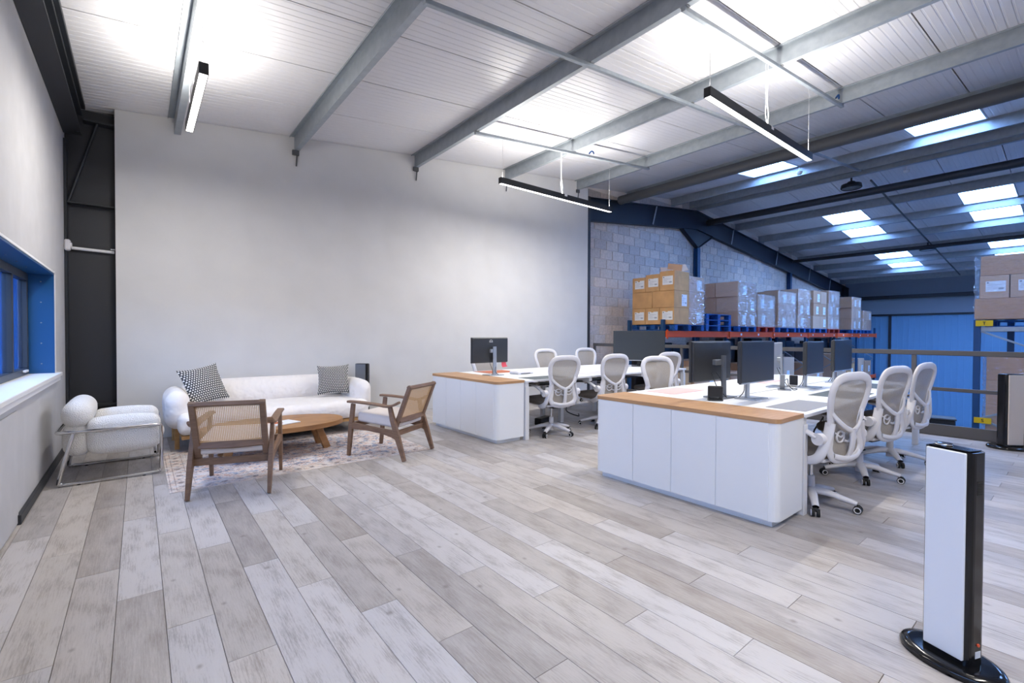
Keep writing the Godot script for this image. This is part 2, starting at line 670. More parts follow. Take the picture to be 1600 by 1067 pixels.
func rug_tex() -> ImageTexture:
	var W := 768
	var H := 512
	var im := Image.create(W, H, false, Image.FORMAT_RGB8)
	var a := noise(101, 0.012, 4)
	var f := noise(102, 0.09, 3)
	var g := noise(103, 0.03, 4)
	var wear := noise(104, 0.02, 5)
	for y in H:
		for x in W:
			var c := rgb(216, 208, 208)
			var ex := mini(mini(x, W - 1 - x), mini(y, H - 1 - y))
			# worn motif: mirrored in both directions, as in a woven medallion rug
			var mx := absf(x - W / 2.0)
			var my := absf(y - H / 2.0)
			var q := a.get_noise_2d(mx, my)
			var d := f.get_noise_2d(mx, my)
			var hue := g.get_noise_2d(x, y)
			if hue > 0.14:
				c = c.lerp(rgb(128, 150, 186), clampf((hue - 0.12) * 3.6, 0, 0.85))
			elif hue < -0.2:
				c = c.lerp(rgb(200, 160, 146), clampf((-hue - 0.2) * 3.0, 0, 0.7))
			if d + q * 0.8 > 0.24:
				c = c.lerp(rgb(92, 88, 104), 0.62)
			elif d < -0.34:
				c = c.lerp(rgb(184, 128, 112), 0.45)
			if ex < 62:
				var edge := rgb(222, 208, 196)
				c = c.lerp(edge, 0.5)
				if ex in [4, 5, 16, 17, 46, 47, 60, 61]:
					c = c.lerp(rgb(110, 96, 96), 0.55)
				if ex > 20 and ex < 44 and sin(x * 0.16) * sin(y * 0.16) + f.get_noise_2d(x, y) > 0.42:
					c = c.lerp(rgb(96, 84, 88), 0.6)
			var w := wear.get_noise_2d(x, y)
			c = c.lerp(rgb(224, 220, 222), clampf(w * 1.3 + 0.08, 0, 0.8))
			im.set_pixel(x, y, c)
	return ImageTexture.create_from_image(im)

# ------------------------------------------------------------------ floor
const PW := 0.1785
const PL := 1.2265

func plank_tex() -> ImageTexture:
	var W := 1024
	var H := 1536   # twelve boards of 128 pixels
	var im := Image.create(W, H, false, Image.FORMAT_RGB8)
	var grain := noise(201, 1.0, 3)
	var fine := noise(202, 1.0, 2)
	var patch := noise(203, 1.0, 3)
	var r := RandomNumberGenerator.new()
	r.seed = 77
	for s in 12:
		var tone := [0.86, 0.60, 0.78, 0.92, 0.48, 0.80, 0.66, 0.93, 0.86, 0.50, 0.72, 0.88][s] as float
		var warm: float = r.randf_range(-0.4, 1.0)
		var knots := []
		for i in r.randi_range(0, 1):
			knots.append(Vector3(r.randf_range(60, 960), r.randf_range(20, 108), r.randf_range(5, 11)))
		var dark := rgb(128, 123, 122).lerp(rgb(130, 121, 115), maxf(0, warm))
		var lite := rgb(200, 197, 199).lerp(rgb(201, 196, 193), maxf(0, warm))
		var base := dark.lerp(lite, tone)
		for y in 128:
			for x in W:
				var dy := 0.0
				var kn := 0.0
				for q in knots:
					var dx: float = (x - q.x) / 46.0
					var e: float = (y - q.y) / q.z
					var w := exp(-dx * dx)
					dy += w * signf(e) * 8.0 / (1.0 + absf(e))
					kn = maxf(kn, exp(-(dx * dx * 16.0 + e * e)))
				var yy := y + dy + s * 300.0
				var g := grain.get_noise_2d(x * 0.007, yy * 0.16)
				var f := fine.get_noise_2d(x * 0.03, yy * 0.7)
				var p := patch.get_noise_2d(x * 0.0035 + s * 9.0, yy * 0.012)
				var val := g * 0.32 + f * 0.22 + p * 0.42
				var c := base.lerp(lite, clampf(val, 0, 1)) if val > 0 else base.lerp(dark, clampf(-val * 1.3, 0, 1))
				if kn > 0.12:
					c = c.lerp(rgb(104, 96, 92), minf(kn * 0.45, 0.4))
				im.set_pixel(x, s * 128 + y, c)
	return ImageTexture.create_from_image(im)

func plank_into(g: G, x0: float, x1: float, z0: float, z1: float, strip: int, flip: bool, origin := Vector3.ZERO):
	var e := 0.0016
	var a := Vector3(x0, 0, z0) - origin
	var b_ := Vector3(x1, 0, z1) - origin
	var v0 := (strip + 0.03) / 12.0
	var v1 := v0 + 0.94 / 12.0 * clampf((x1 - x0) / PW, 0.1, 1.0)
	var u0 := 0.0
	var u1 := (z1 - z0) / PL
	if flip:
		u0 = 1.0
		u1 = 1.0 - u1
	# top
	g.quad_uv(Vector3(a.x + e, 0, b_.z - e), Vector3(b_.x - e, 0, b_.z - e), Vector3(b_.x - e, 0, a.z + e), Vector3(a.x + e, 0, a.z + e), Vector2(u1, v0), Vector2(u1, v1), Vector2(u0, v1), Vector2(u0, v0))
	# bevelled edges that make the joints
	var d := -0.003
	var uvc := Vector2(u0, v0)
	var T := [Vector3(a.x + e, 0, b_.z - e), Vector3(b_.x - e, 0, b_.z - e), Vector3(b_.x - e, 0, a.z + e), Vector3(a.x + e, 0, a.z + e)]
	var m := 0.0007
	var L := [Vector3(a.x + m, d, b_.z - m), Vector3(b_.x - m, d, b_.z - m), Vector3(b_.x - m, d, a.z + m), Vector3(a.x + m, d, a.z + m)]
	for i in 4:
		var j := (i + 1) % 4
		g.quad_uv(L[i], L[j], T[j], T[i], uvc, uvc, uvc, uvc)
		g.quad_uv(L[i] + Vector3(0, -0.005, 0), L[j] + Vector3(0, -0.005, 0), L[j], L[i], uvc, uvc, uvc, uvc)

func make_floor():
	var fl := struct("floor", "grey wood-look plank floor of the mezzanine")
	put("subfloor", bb(Vector3(-0.9, -0.30, -7.5), Vector3(8.25, -0.006, 4.2)), M.floor_base, fl)
	var tex := plank_tex()
	var mats := []
	for i in 5:
		var s: float = [1.0, 0.97, 1.02, 0.985, 0.955][i]
		var m := mat("plank_%d" % i, Color(minf(1, s), minf(1, s * 0.995), minf(1, s * 0.99)), 0.42, 0.0, 0.45)
		m.albedo_texture = tex
		m.heightmap_enabled = true
		m.heightmap_texture = tex
		m.heightmap_scale = 0.06
		mats.append(m)
	var r := RandomNumberGenerator.new()
	r.seed = 4242
	var all := []
	var eye := Vector3(0, 1.3, 0)
	var fwd := Vector3(0.6258, 0, -0.78)
	var side := Vector3(0.78, 0, 0.6258)
	for row in range(-4, 47):
		var x0 := maxf(-0.092 + PW * row, -0.655)
		var x1 := minf(-0.092 + PW * (row + 1), 8.16)
		if x1 - x0 < 0.01:
			continue
		var j0 := -2.935 + 0.409 * posmod(row, 3)
		for q in range(-5, 7):
			var z0 := maxf(j0 + PL * q, -7.215)
			var z1 := minf(j0 + PL * (q + 1), 4.0)
			if z1 - z0 < 0.02:
				continue
			var strip := r.randi_range(0, 11)
			var fl_ := r.randf() < 0.5
			var mi := r.randi_range(0, 4)
			var c := Vector3((x0 + x1) / 2, 0, clampf(-0.5, z0, z1) if z1 > -0.5 else (z0 + z1) / 2)
			var rel := c - eye
			var depth := rel.dot(fwd)
			var lat := rel.dot(side)
			var seen := 0.0
			if depth > 0.35 and absf(lat) < depth * 1.12 + 0.6:
				seen = (x1 - x0) * (z1 - z0) / pow(maxf(depth, 0.8), 3.0)
				if x0 > 3.75 and x1 < 7.3 and ((z0 > -2.8 and z1 < -1.5) or (z0 > -5.8 and z1 < -4.5)):
					seen *= 0.1
				if depth < 1.5:
					seen *= 0.5
			all.append([seen, x0, x1, z0, z1, strip, fl_, mi])
	all.sort_custom(func(p, q): return p[0] > q[0])
	var shared := {}
	var rest := G.new()
	for i in all.size():
		var p: Array = all[i]
		if i < 300:
			var key := "%d_%s_%.3f_%.3f" % [p[5], p[6], p[2] - p[1], p[4] - p[3]]
			var o := Vector3((p[1] + p[2]) / 2, 0, (p[3] + p[4]) / 2)
			if not shared.has(key):
				var g := G.new()
				plank_into(g, p[1], p[2], p[3], p[4], p[5], p[6], o)
				shared[key] = g.mesh()
			put("plank", shared[key], mats[p[7]], fl, o)
		else:
			plank_into(rest, p[1], p[2], p[3], p[4], p[5], p[6])
	var st := put("planks", rest, mats[0], fl)
	st.set_meta("kind", "stuff")
	# warehouse floor a storey lower
	var low := struct("floor_warehouse")
	put("slab", bb(Vector3(8.25, -3.3, -7.6), Vector3(27.0, -3.0, 12.2)), M.concrete, low)
	put("slab", bb(Vector3(-0.9, -3.3, -7.6), Vector3(8.25, -3.0, 12.2)), M.concrete, low)

# ------------------------------------------------------------------ roof
func lining_panel(x0: float, x1: float, z0: float, z1: float) -> G:
	# ribbed lining sheet between two points of one slope; ribs run up the slope
	var g := G.new()
	var ribs := 12
	var w := (z1 - z0 - 0.014) / ribs
	var P := []
	for i in ribs:
		var z := z0 + 0.007 + i * w
		P.append([z, 0.0]); P.append([z + w * 0.70, 0.0]); P.append([z + w * 0.77, 0.0035]); P.append([z + w * 0.93, 0.0035])
	P.append([z1 - 0.007, 0.0])
	var ya := roof_y(x0 + 0.0001)
	var yb := roof_y(x1 - 0.0001)
	for i in P.size() - 1:
		var a := Vector3(x0, ya + P[i][1], P[i][0])
		var b_ := Vector3(x1, yb + P[i][1], P[i][0])
		var c := Vector3(x1, yb + P[i + 1][1], P[i + 1][0])
		var d := Vector3(x0, ya + P[i + 1][1], P[i + 1][0])
		g.quad(a, b_, c, d)
	var up := Vector3(0, 0.02, 0)
	for e in [0, P.size() - 1]:
		var a := Vector3(x0, ya + P[e][1], P[e][0])
		var b_ := Vector3(x1, yb + P[e][1], P[e][0])
		if e == 0:
			g.quad(b_, a, a + up, b_ + up)
		else:
			g.quad(a, b_, b_ + up, a + up)
	return g

func make_roof():
	var ce := struct("ceiling", "white ribbed metal lining sheets under the pitched warehouse roof")
	var sky_zones := [[9.85, 11.66], [15.5, 19.05], [20.8, 24.35]]
	var n_win := 1
	for i in range(-8, 12):
		var z0 := -0.19 + i
		var z1 := z0 + 1.0
		var band := posmod(i + 5, 3) == 0 and i > -8
		var cuts := [-0.9]
		if band:
			for q in sky_zones:
				cuts.append(q[0]); cuts.append(q[1])
		cuts.append(27.0)
		for j in range(0, cuts.size(), 2):
			var spans := [[cuts[j], cuts[j + 1]]]
			if cuts[j] < RIDGE and cuts[j + 1] > RIDGE:
				spans = [[cuts[j], RIDGE], [RIDGE, cuts[j + 1]]]
			for s in spans:
				put("lining_sheet", lining_panel(s[0], s[1], z0, z1), M.roof_lining, ce)
		if band:
			for q in sky_zones:
				n_win += 1
				var w := struct("window_%d" % n_win, "rooflight with daylight coming through")
				var y0 := roof_y(q[0])
				var y1 := roof_y(q[1])
				var g := G.new()
				var cor := 14
				for c in cor:   # corrugated translucent sheet
					var za := lerpf(z0, z1, float(c) / cor)
					var zb := lerpf(z0, z1, float(c + 1) / cor)
					var ha := 0.012 if c % 2 == 0 else -0.012
					var oa := Vector3(0, 0.15 + ha, 0)
					var ob := Vector3(0, 0.15 - ha, 0)
					g.quad(Vector3(q[0], y0, za) + oa, Vector3(q[1], y1, za) + oa, Vector3(q[1], y1, zb) + ob, Vector3(q[0], y0, zb) + ob)
				put("translucent_sheet", g, M.skylight_sheet, w)
				var kb := G.new()
				var th := 0.02
				for zz in [z0, z1 - th]:
					var A := Vector3(q[0], y0 - 0.01, zz)
					var B := Vector3(q[1], y1 - 0.01, zz)
					var h := Vector3(0, 0.145, 0)
					var d := Vector3(0, 0, th)
					kb.quad(A + d, B + d, B + d + h, A + d + h)
					kb.quad(B, A, A + h, B + h)
					kb.quad(A, B, B + d, A + d)
				for e in [[q[0], y0], [q[1] - th, y1]]:
					kb.box(Vector3(e[0] + th / 2, e[1] + 0.0625, (z0 + z1) / 2), Vector3(th, 0.145, 1.0))
				put("kerb", kb, M.kerb, w)
	# outer roof skin with the rooflight openings left open
	var out := struct("ceiling_roof_skin")
	for i in range(-8, 12):
		var z0 := -0.19 + i
		var band := posmod(i + 5, 3) == 0 and i > -8
		var cuts := [-1.2]
		if band:
			for q in sky_zones:
				cuts.append(q[0]); cuts.append(q[1])
		cuts.append(27.2)
		for j in range(0, cuts.size(), 2):
			var spans := [[cuts[j], cuts[j + 1]]]
			if cuts[j] < RIDGE and cuts[j + 1] > RIDGE:
				spans = [[cuts[j], RIDGE], [RIDGE, cuts[j + 1]]]
			for s in spans:
				var g := G.new()
				var a := Vector3(s[0], roof_y(s[0] + 0.001) + 0.03, z0)
				var b_ := Vector3(s[1], roof_y(s[1] - 0.001) + 0.03, z0)
				var d := Vector3(0, 0, 1.0)
				var h := Vector3(0, 0.12, 0)
				g.quad(a, b_, b_ + d, a + d)
				g.quad(a + h, a + d + h, b_ + d + h, b_ + h)
				g.quad(b_, a, a + h, b_ + h)
				g.quad(a + d, b_ + d, b_ + d + h, a + d + h)
				g.quad(a, a + d, a + d + h, a + h)
				g.quad(b_ + d, b_, b_ + h, b_ + d + h)
				put("roof_sheet", g, M.roof_gap, out)

# ------------------------------------------------------------------ walls
func wall_poly(pts: Array, z0: float, z1: float) -> G:
	var P := PackedVector2Array()
	for p in pts:
		P.append(p)
	var g := G.new()
	g.prism(P, z0, z1)
	return g

func make_walls():
	var w := struct("wall_back", "smooth white plasterboard wall behind the sofa")
	put("board", wall_poly([Vector2(-0.21, 0), Vector2(8.0, 0), Vector2(8.0, roof_y(8.0) - 0.004), Vector2(-0.21, roof_y(-0.21) - 0.004)], -7.34, -7.22), M.white_plaster, w)
	# dark recess with the steel column beside the white wall
	var rc := struct("wall_recess", "charcoal steel column recess in the corner")
	put("web_plate", bb(Vector3(-0.655, 0, -7.46), Vector3(-0.205, roof_y(-0.5), -7.40)), M.charcoal, rc)
	put("column_flange", bb(Vector3(-0.655, 0, -7.40), Vector3(-0.63, 3.5, -7.27), 0.003), M.steel_dark, rc)
	put("stiffener", bb(Vector3(-0.63, 2.785, -7.40), Vector3(-0.212, 2.805, -7.29), 0.003), M.steel_dark, rc)
	put("rafter_foot", bb(Vector3(-0.49, 3.745, -7.40), Vector3(-0.212, 3.77, -7.27), 0.003), M.steel_dark, rc)
	put("ledge", bb(Vector3(-0.63, 0.44, -7.40), Vector3(-0.212, 0.47, -7.30), 0.003), M.steel_dark, rc)
	var g := G.new()
	g.cyl(Vector3(-0.37, 3.75, -7.33), Vector3(-0.62, 2.81, -7.33), 0.016, -1, 10)
	put("brace", g, M.steel_dark, rc)
	# block wall: mortar bed and single blocks
	var bw := struct("wall_block", "fair-faced concrete block wall behind the pallet racks")
	var poly := [Vector2(-0.9, -3.0), Vector2(27.0, -3.0), Vector2(27.0, roof_y(27.0)), Vector2(RIDGE, roof_y(RIDGE)), Vector2(-0.9, roof_y(-0.9))]
	put("mortar_bed", wall_poly(poly, -7.72, -7.512), M.mortar, bw)
	var all := []
	var r := RandomNumberGenerator.new()
	r.seed = 99
	for row in range(-9, 23):
		var y0 := 0.158 + 0.2305 * row - 0.2305
		var x := 7.86 + (0.225 if posmod(row, 2) else 0.0)
		while x < 26.9:
			var top := roof_y(x + 0.2) - 0.01
			if y0 + 0.22 < top:
				var c := Vector3(x + 0.22, y0 + 0.11, -7.5)
				var d := (c - Vector3(0, 1.3, 0)).dot(Vector3(0.6258, 0, -0.78))
				var seen := 1.0 / pow(d, 3.0) * 7.5
				if y0 < 0.9 or x + 0.3 < 8.05:
					seen *= 0.01
				if x > 9.6 and y0 < 2.2:
					seen *= 0.05
				all.append([seen, x, y0, r.randi_range(0, 4), r.randf_range(0, 0.004)])
			x += 0.45
	all.sort_custom(func(p, q): return p[0] > q[0])
	var rest := G.new()
	var bm := bx(Vector3.ZERO, Vector3(0.438, 0.2185, 0.02), 0.004).mesh()
	for i in all.size():
		var p: Array = all[i]
		var c := Vector3(p[1] + 0.225, p[2] + 0.115, -7.508 + p[4])
		if i < 300:
			put("block", bm, M["block_%d" % p[3]], bw, c)
		else:
			rest.box(c, Vector3(0.438, 0.2185, 0.02))
	put("blocks", rest, M.block_0, bw).set_meta("kind", "stuff")
	# left wall with the window opening
	var lw := struct("wall_left", "off-white boarded side wall with the window")
	var zs := -7.5
	var h := roof_y(-0.7)
	for q in [[Vector3(-0.905, -3.0, zs), Vector3(-0.655, 0.90, 12.2)], [Vector3(-0.905, 1.89, zs), Vector3(-0.655, h, 12.2)], [Vector3(-0.905, 0.90, zs), Vector3(-0.655, 1.89, -6.43)], [Vector3(-0.905, 0.90, -2.6), Vector3(-0.655, 1.89, -1.8)], [Vector3(-0.905, 0.90, 2.0), Vector3(-0.655, 1.89, 12.2)]]:
		put("board", bb(q[0], q[1]), M.wall_board, lw)
	put("access_panel", bb(Vector3(-0.655, 0.012, -4.55), Vector3(-0.647, 0.775, -2.4), 0.002), M.wall_board, lw)
	var bs := struct("baseboard_left", "dark skirting along the side wall")
	put("skirting", bb(Vector3(-0.655, 0, -7.22), Vector3(-0.630, 0.066, -4.52), 0.004), M.charcoal, bs)
	# far end wall of the warehouse
	var fw := struct("wall_far", "ribbed cladding wall at the far side of the warehouse")
	put("upper_sheet", bb(Vector3(26.72, 2.26, -7.6), Vector3(26.95, roof_y(26.7), 12.2)), M.cladding_upper, fw)
	put("lower_sheet", bb(Vector3(26.72, -3.0, -7.6), Vector3(26.95, 2.26, 12.2)), M.cladding, fw)
	put("sheeting_rail", bb(Vector3(26.55, 2.99, -7.4), Vector3(26.72, 3.14, 12.2)), M.steel_dark, fw)
	put("sheeting_rail", bb(Vector3(26.66, 2.22, -7.4), Vector3(26.72, 2.30, 12.2)), M.steel_dark, fw)
	put("panel_post", bb(Vector3(26.64, -3.0, -5.80), Vector3(26.72, 2.22, -5.70)), M.steel_dark, fw)
	put("panel_post", bb(Vector3(26.64, -3.0, 1.2), Vector3(26.72, 2.22, 1.3)), M.steel_dark, fw)
	var ribs := G.new()
	var z := -7.3
	while z < 4.0:
		ribs.box(Vector3(26.71, -0.4, z), Vector3(0.03, 5.2, 0.035))
		z += 0.2
	put("ribs", ribs, M.cladding, fw).set_meta("kind", "stuff")
	# walls behind the camera that close the building
	var nw := struct("wall_front")
	put("sheet", wall_poly(poly, 12.2, 12.4), M.cladding_upper, nw)
	var ow := struct("wall_office_end")
	put("board", wall_poly([Vector2(-0.655, 0), Vector2(8.2, 0), Vector2(8.2, roof_y(8.2) - 0.004), Vector2(-0.655, roof_y(-0.655) - 0.004)], 4.0, 4.2), M.white_plaster, ow)
	var uw := struct("wall_under_mezzanine")
	put("sheet", bb(Vector3(8.0, -3.0, -7.5), Vector3(8.2, -0.3, 4.2)), M.cladding_upper, uw)

func make_window():
	window_unit("window_1", "long dark-framed window with a deep reveal coloured blue for the sky light", -6.43, -2.6, [-6.416, -5.74, -4.72, -3.70, -2.66])
	window_unit("window_40", "next window of the side wall", -1.8, 2.0, [-1.786, -0.84, 0.08, 1.0, 1.94])
	make_outside()

func window_unit(called: String, label: String, z0: float, z1: float, zz: Array):
	var w := struct(called, label)
	var x := -0.862
	# reveal lining
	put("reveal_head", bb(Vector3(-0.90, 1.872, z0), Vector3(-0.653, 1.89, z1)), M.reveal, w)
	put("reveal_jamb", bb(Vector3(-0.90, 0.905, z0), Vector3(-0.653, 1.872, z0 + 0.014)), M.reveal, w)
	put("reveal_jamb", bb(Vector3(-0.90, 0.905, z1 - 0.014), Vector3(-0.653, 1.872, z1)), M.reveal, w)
	put("edge_trim", bb(Vector3(-0.656, 0.90, z0 - 0.035), Vector3(-0.648, 1.915, z0 + 0.002)), M.white_trim, w)
	put("edge_trim", bb(Vector3(-0.656, 1.888, z0 - 0.035), Vector3(-0.648, 1.905, z1)), M.white_trim, w)
	for i in 5:
		var g := G.new()
		g.cyl(Vector3(-0.745, 1.0 + 0.2 * i, z0 + 0.014), Vector3(-0.745, 1.0 + 0.2 * i, z0 + 0.017), 0.006, -1, 8)
		put("screw", g, M.bolt, w)
	for i in 6:
		var g := G.new()
		g.cyl(Vector3(-0.76, 1.872, z0 + 0.25 + 0.4 * i), Vector3(-0.76, 1.868, z0 + 0.25 + 0.4 * i), 0.006, -1, 8)
		put("screw", g, M.bolt, w)
	# frame and panes
	put("frame_head", bb(Vector3(x - 0.03, 1.80, z0), Vector3(x + 0.03, 1.872, z1), 0.004), M.window_frame, w)
	put("frame_foot", bb(Vector3(x - 0.03, 0.905, z0), Vector3(x + 0.03, 0.965, z1), 0.004), M.window_frame, w)
	for i in zz.size():
		put("mullion", bb(Vector3(x - 0.03, 0.965, zz[i]), Vector3(x + 0.03, 1.80, zz[i] + 0.055), 0.004), M.window_frame, w)
		if i < zz.size() - 1:
			put("pane", bb(Vector3(x - 0.012, 0.965, zz[i] + 0.055), Vector3(x - 0.004, 1.80, zz[i + 1])), M.glass, w)
	put("handle", bb(Vector3(x + 0.03, 0.935, z0 + 0.17), Vector3(x + 0.05, 0.955, z0 + 0.33), 0.003), M.white_trim, w)
	put("sill_board", bb(Vector3(-0.88, 0.868, z0 - 0.15), Vector3(-0.612, 0.905, z1), 0.004), M.sill, w)
	put("sill_upstand", bb(Vector3(-0.652, 0.825, z0 - 0.13), Vector3(-0.625, 0.868, z1), 0.003), M.sill, w)

func make_outside():
	# outside: yard and the neighbouring unit's blue cladding
	put("ground", bb(Vector3(-40, -3.3, -45), Vector3(-0.95, -3.1, 45)), M.asphalt).set_meta("kind", "structure")
	var nb := thing("neighbouring_building", "blue ribbed metal wall seen through the side window", "building", Vector3(-0.95, -3.1, -9.6))
	put("wall_sheet", bb(Vector3(-9, 0, -6), Vector3(-0.1, 7.5, -0.02)), M.outside_blue, nb)
	for i in 30:
		put("rib", bb(Vector3(-0.3 - i * 0.29, 0, -0.02), Vector3(-0.2 - i * 0.29, 7.5, 0.03), 0.01), M.outside_blue, nb)

# ------------------------------------------------------------------ steelwork under the roof
const PURLINS := [0.36, 1.76, 3.66, 5.6, 7.62, 9.75, 11.75, 12.72, 13.1, 15.55, 17.27, 19.0, 20.8, 22.55, 24.3, 25.9]

func make_steel():
	var where := ["nearest the side wall", "second from the side wall", "third from the side wall", "above the office end of the desks", "above the middle of the desks", "beside the round tie tube", "at the first rooflight", "just before the ridge", "just past the ridge", "before the second rooflights", "between the second rooflights", "after the second rooflights", "before the last rooflights", "between the last rooflights", "after the last rooflights", "at the far eaves"]
	for i in PURLINS.size():
		var x: float = PURLINS[i]
		var rise := SLOPE if x < RIDGE else -SLOPE
		# Z section: top flange, web, bottom flange with lips
		var T := 0.004
		var h := 0.2
		var f := 0.065
		var P := PackedVector2Array([Vector2(-T / 2, 0), Vector2(-f, 0), Vector2(-f, -0.018), Vector2(-f + T, -0.018), Vector2(-f + T, -T), Vector2(-T / 2, -T), Vector2(-T / 2, -h), Vector2(f, -h), Vector2(f, -h + 0.018), Vector2(f - T, -h + 0.018), Vector2(f - T, -h + T), Vector2(T / 2, -h + T), Vector2(T / 2, 0)])
		for j in P.size():
			P[j].y += rise * P[j].x
		var zn := -7.215 if x < 8.0 else -7.49
		var g := G.new()
		g.prism(P, zn, 12.15)
		var o := put("roof_purlin", g, M.galvanised, null, Vector3(x, roof_y(x) - 0.001 - absf(rise) * 0.0, 0))
		meta(o, "galvanised steel roof purlin " + where[i], "beam", "roof purlins")
		if x < 8.0 and x > 1.0:
			var br := G.new()
			br.box(Vector3(0.01, -0.235, -7.19), Vector3(0.09, 0.07, 0.04), 0.004)
			br.cyl(Vector3(0.03, -0.24, -7.185), Vector3(0.02, -0.42, -7.20), 0.010, -1, 8)
			put("end_bracket", br, M.tie_tube, o)
	# struts across the purlins
	var sp := [[1.76, 12.7, -3.31, "long galvanised strut crossing under the purlins towards the ridge"], [3.66, 7.70, -2.23, "galvanised strut carrying the pendant light above the near desks"], [3.66, 7.70, -5.40, "galvanised strut carrying the pendant light above the far desks"]]
	for q in sp:
		var g := G.new()
		var a := Vector3(q[0], roof_y(q[0]) - 0.225, q[2])
		var b_ := Vector3(q[1], roof_y(q[1]) - 0.225, q[2])
		g.bar([a, b_], 0.042, 0.042, Vector3.UP)
		var o := put("ceiling_strut", g, M.galvanised)
		meta(o, q[3], "strut", "ceiling struts")
		for x in PURLINS:
			if x > q[0] - 0.1 and x < q[1] + 0.1:
				put("clip", bx(Vector3(x + 0.03, roof_y(x + 0.03) - 0.204, q[2]), Vector3(0.05, 0.012, 0.07), 0.002), M.bolt, o)
	var gs := G.new()
	gs.cyl(Vector3(13.5, roof_y(13.5) - 0.23, -3.31), Vector3(25.5, roof_y(25.5) - 0.23, -3.31), 0.022, -1, 8)
	meta(put("ceiling_strut", gs, M.tie_tube), "thin dark strut running down the far roof slope", "strut", "ceiling struts")
	# round tie tubes between the frames
	for q in [[9.28, 4.62, 0.105, "thick grey round tie tube under the near roof slope"], [13.45, 4.70, 0.088, "dark round tie tube at the ridge"], [19.9, 4.19, 0.06, "dark round tie tube under the far roof slope"]]:
		var g := G.new()
		g.cyl(Vector3(q[0], q[1], -7.325), Vector3(q[0], q[1], 12.1), q[2], -1, 20)
		meta(put("tie_tube", g, M.tie_tube if q[0] < 10 else M.steel_dark), q[3], "beam")
	# portal frame rafter against the block wall, with ridge gusset and posts
	var fr := thing("portal_frame", "navy blue steel portal frame rafter against the block wall", "beam", Vector3(0, 0, -7.40))
	for s in [[8.02, RIDGE], [RIDGE, 26.7]]:
		var ya := roof_y(s[0] + 0.001)
		var yb := roof_y(s[1] - 0.001)
		for q in [["top_flange", -0.30, -0.28, 0.14], ["bottom_flange", -0.83, -0.81, 0.14], ["web", -0.81, -0.30, 0.02]]:
			var g := G.new()
			g.prism(PackedVector2Array([Vector2(s[0], ya + q[1]), Vector2(s[1], yb + q[1]), Vector2(s[1], yb + q[2]), Vector2(s[0], ya + q[2])]), -q[3] / 2, q[3] / 2)
			put(q[0], g, M.navy_steel, fr)
	var gu := G.new()
	var yr := roof_y(RIDGE) - 0.83
	gu.prism(PackedVector2Array([Vector2(12.15, yr - 0.07), Vector2(13.0, 3.90), Vector2(13.85, yr - 0.09), Vector2(RIDGE, yr)]), -0.02, 0.02)
	put("gusset", gu, M.navy_steel, fr)
	var ch := G.new()
	ch.bar([Vector3(12.15, yr - 0.08, 0), Vector3(13.0, 3.90, 0)], 0.14, 0.02, Vector3(0, 1, 0))
	ch.bar([Vector3(13.0, 3.90, 0), Vector3(13.85, yr - 0.10, 0)], 0.14, 0.02, Vector3(0, 1, 0))
	put("gusset_flange", ch, M.navy_steel, fr)
	put("eaves_haunch", bb(Vector3(25.9, 2.2, -0.07), Vector3(26.6, roof_y(26.6) - 0.3, 0.07)), M.navy_steel, fr)
	for x in [10.7, 15.0, 18.4, 21.6, 24.0]:
		var g := G.new()
		var y := roof_y(x)
		g.bar([Vector3(x + 0.16, y - 0.26, 0.06), Vector3(x - 0.04, y - 0.80, 0.075)], 0.05, 0.012, Vector3(0, 0, 1))
		put("stay", g, M.galvanised, fr)
	for q in [[13.0, "blue steel post under the ridge gusset"], [19.8, "blue steel post part way down the far rafter"]]:
		var g := G.new()
		g.box(Vector3(0, 0, 0.06), Vector3(0.15, 1, 0.012))
		g.box(Vector3(0, 0, -0.06), Vector3(0.15, 1, 0.012))
		g.box(Vector3(0, 0, 0), Vector3(0.012, 1, 0.11))
		var top: float = 3.9 if q[0] < 14 else roof_y(q[0]) - 0.83
		var o := put("wall_post", g, M.rack_blue, null, Vector3(q[0], (top - 3.0) / 2, -7.40))
		o.scale = Vector3(1, top + 3.0, 1)
		meta(o, q[1], "post")
	# dark post that ends the white wall
	var tr := struct("trim_1", "dark steel edge post at the end of the white wall")
	put("post", bb(Vector3(8.0, -0.3, -7.40), Vector3(8.09, roof_y(8.0) - 0.30, -7.215), 0.004), M.charcoal, tr)
	# eaves beam along the side wall
	var eb := thing("eaves_beam", "black steel eaves beam along the top of the side wall", "beam", Vector3(-0.573, 3.555, -7.27))
	put("bottom_flange", bb(Vector3(-0.08, 0, 0), Vector3(0.08, 0.014, 19.4), 0.003), M.charcoal, eb)
	put("web", bb(Vector3(-0.01, 0.014, 0), Vector3(0.01, 0.23, 19.4)), M.steel_dark, eb)
	put("top_flange", bb(Vector3(-0.08, 0.23, 0), Vector3(0.08, 0.244, 19.4), 0.003), M.steel_dark, eb)
	put("edge_angle", bb(Vector3(0.075, 0.29, 0.05), Vector3(0.11, 0.335, 19.4), 0.003), M.steel_dark, eb)
	put("packer", bb(Vector3(-0.08, 0.244, 0.05), Vector3(0.075, 0.325, 19.4)), M.steel_dark, eb)
	var cl := G.new()
	cl.cyl(Vector3(0.05, -0.012, 0.12), Vector3(0.05, 0, 0.12), 0.03, -1, 14)
	put("bolt_head", cl, M.steel_dark, eb)

